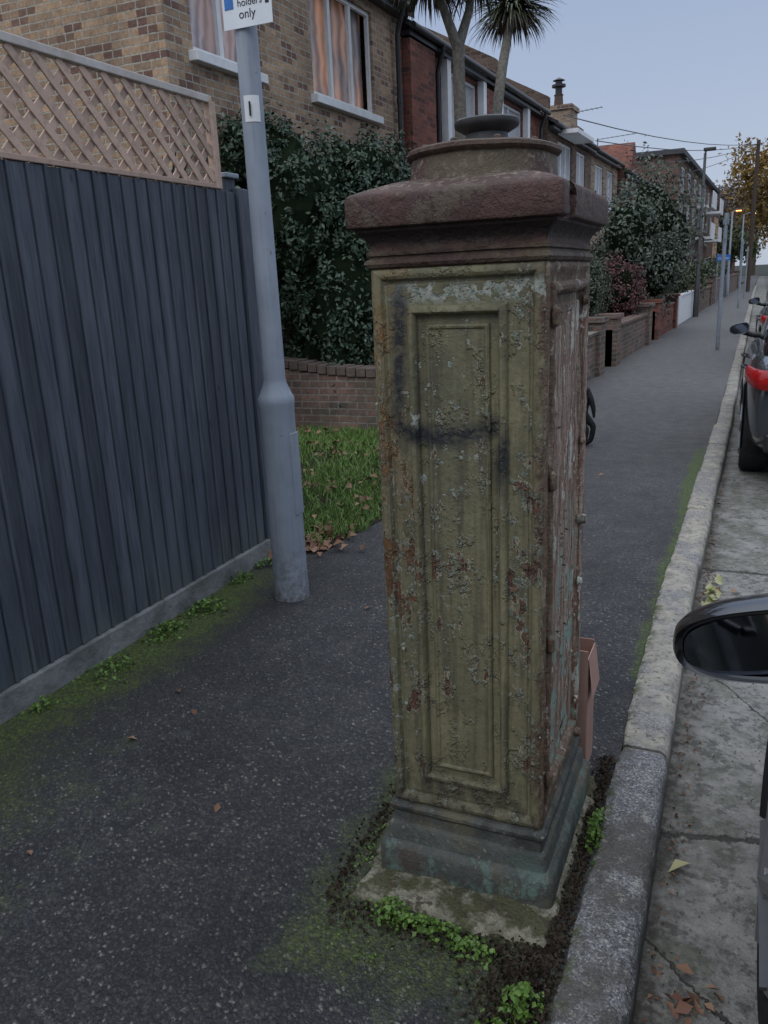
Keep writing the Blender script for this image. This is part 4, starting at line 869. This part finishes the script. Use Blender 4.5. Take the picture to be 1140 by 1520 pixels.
def mirror(par,cx,cz,y,hw,hh,pm):
    nn=40; out=[]
    for k in range(nn):
        a=2*math.pi*k/nn; c,s=math.cos(a),math.sin(a)
        x=abs(c)**.75*(1 if c>0 else -1); z=abs(s)**.72*(1 if s>0 else -1)
        tp_=.80+.20*x if z>0 else .92+.08*x
        out.append((x*hw, z*hh*tp_ + .012*x*(hw/.1)))
    def rg(sc,dy,sx=0,sz=0): return [(cx+p[0]*sc+sx, y+dy, cz+p[1]*sc+sz*hh) for p in out]
    g=G()
    rings=[(.84,.006,0,-.06),(.87,-.006,0,-.05),(.97,-.010,0,0),(1.0,.004,0,0),(1.0,.03,0,0),(.95,.06,.003,0),(.82,.09,.008,0),(.5,.115,.02,0),(.1,.122,.03,0)]
    vs=[];fs=[]
    for sc,dy,sx,sz in rings: vs+=rg(sc,dy,sx,sz)
    for i in range(len(rings)-1):
        for k in range(nn): fs.append((i*nn+k,i*nn+(k+1)%nn,(i+1)*nn+(k+1)%nn,(i+1)*nn+k))
    fs.append(tuple((len(rings)-1)*nn+k for k in range(nn)))
    g.add(vs,fs); g.out("mirror_housing",pm,par,smooth=R(60))
    # glass, toed in towards the driver
    g=G(); vs=rg(.845,.004,0,-.06); vs=[(p[0],p[1]+(p[0]-cx)*.10-(p[2]-cz)*.06,p[2]) for p in vs]; ctr=(cx,y+.004,cz-.06*hh); g.add(vs+[ctr],[(k,(k+1)%nn,nn) for k in range(nn)])
    mg=bpy.data.materials.get("mirror_glass")
    if not mg: bb=MB("mirror_glass",.04,.5,1.0); mg=bb.done((.22,.25,.29))
    g.out("mirror_glass",mg,par)
    ix=cx+hw*.8; g=G(); g.tube([(ix-.03,y+.05,cz-hh*.6),(ix+.05,y+.06,cz-hh*1.05),(ix+.12,y+.07,cz-hh*1.1)],[.03,.026,.032],10); g.out("mirror_arm",trimm,par,smooth=1)
grey=paint("dark_grey_paint",(.05,.054,.062)); blackpaint=paint("black_paint",(.008,.008,.010)); silver=paint("silver_paint",(.28,.29,.31))
c1=car("parked_car",.97,6.35,grey); mirror(c1,.0,.93,8.95,.09,.065,grey)
c2=car("parked_car",1.045,-1.75,blackpaint); mirror(c2,.05,.968,1.30,.115,.075,blackpaint)
c3=car("parked_car",1.18,13.0,grey); mirror(c3,.20,.93,15.6,.09,.065,grey)
c4=car("parked_car",1.42,19.0,silver); c5=car("parked_car",1.65,26.5,grey)
# ---------------------------------------------------------------- world, light, camera
sc=bpy.context.scene; w=bpy.data.worlds.new("World"); sc.world=w; w.use_nodes=True; nt=w.node_tree; nt.nodes.clear()
N=nt.nodes.new; Lk=nt.links.new
out=N("ShaderNodeOutputWorld"); add=N("ShaderNodeAddShader"); b1=N("ShaderNodeBackground"); b2=N("ShaderNodeBackground")
sky=N("ShaderNodeTexSky"); sky.sky_type='NISHITA'; sky.sun_disc=False; sky.sun_elevation=R(12); sky.sun_rotation=R(215); Lk(sky.outputs[0],b1.inputs[0]); b1.inputs[1].default_value=.015
tc=N("ShaderNodeTexCoord"); sp=N("ShaderNodeSeparateXYZ"); Lk(tc.outputs["Generated"],sp.inputs[0]); rp=N("ShaderNodeValToRGB"); Lk(sp.outputs[2],rp.inputs[0])
e=rp.color_ramp.elements; e[0].position=0; e[0].color=(.43,.49,.60,1); e[1].position=1; e[1].color=(1.32,1.43,1.62,1)
for p,c in ((.10,(.40,.46,.60,1)),(.32,(.31,.385,.555,1)),(.55,(.87,.97,1.14,1))): q=e.new(p); q.color=c
Lk(rp.outputs[0],b2.inputs[0]); b2.inputs[1].default_value=1.0
Lk(b1.outputs[0],add.inputs[0]); Lk(b2.outputs[0],add.inputs[1]); Lk(add.outputs[0],out.inputs[0])
sl=bpy.data.lights.new("sun",'SUN'); sl.energy=.7; sl.angle=R(35); sl.color=(1,.97,.93); so=bpy.data.objects.new("sun",sl); COL.objects.link(so); so.rotation_euler=(R(48),0,R(-12))
f=1190.0; pitch=R(16.1); roll=R(2.65); yaw=R(24)
fw=Vector((-math.sin(yaw)*math.cos(pitch),math.cos(yaw)*math.cos(pitch),-math.sin(pitch))); r0=Vector((math.cos(yaw),math.sin(yaw),0)); u0=r0.cross(fw)
uc=u0*math.cos(roll)+r0*math.sin(roll); rc=r0*math.cos(roll)-u0*math.sin(roll)
cd=bpy.data.cameras.new("camera"); cam=bpy.data.objects.new("camera",cd); COL.objects.link(cam)
M=Matrix((rc,uc,-fw)).transposed().to_4x4(); M.translation=Vector((0,0,1.55)); cam.matrix_world=M
cd.sensor_fit='VERTICAL'; cd.sensor_height=24; cd.lens=24*f/1520; cd.clip_end=2000; cd.clip_start=.05
sc.camera=cam
sc.view_settings.view_transform='Standard'; sc.view_settings.look='None'; sc.view_settings.exposure=0
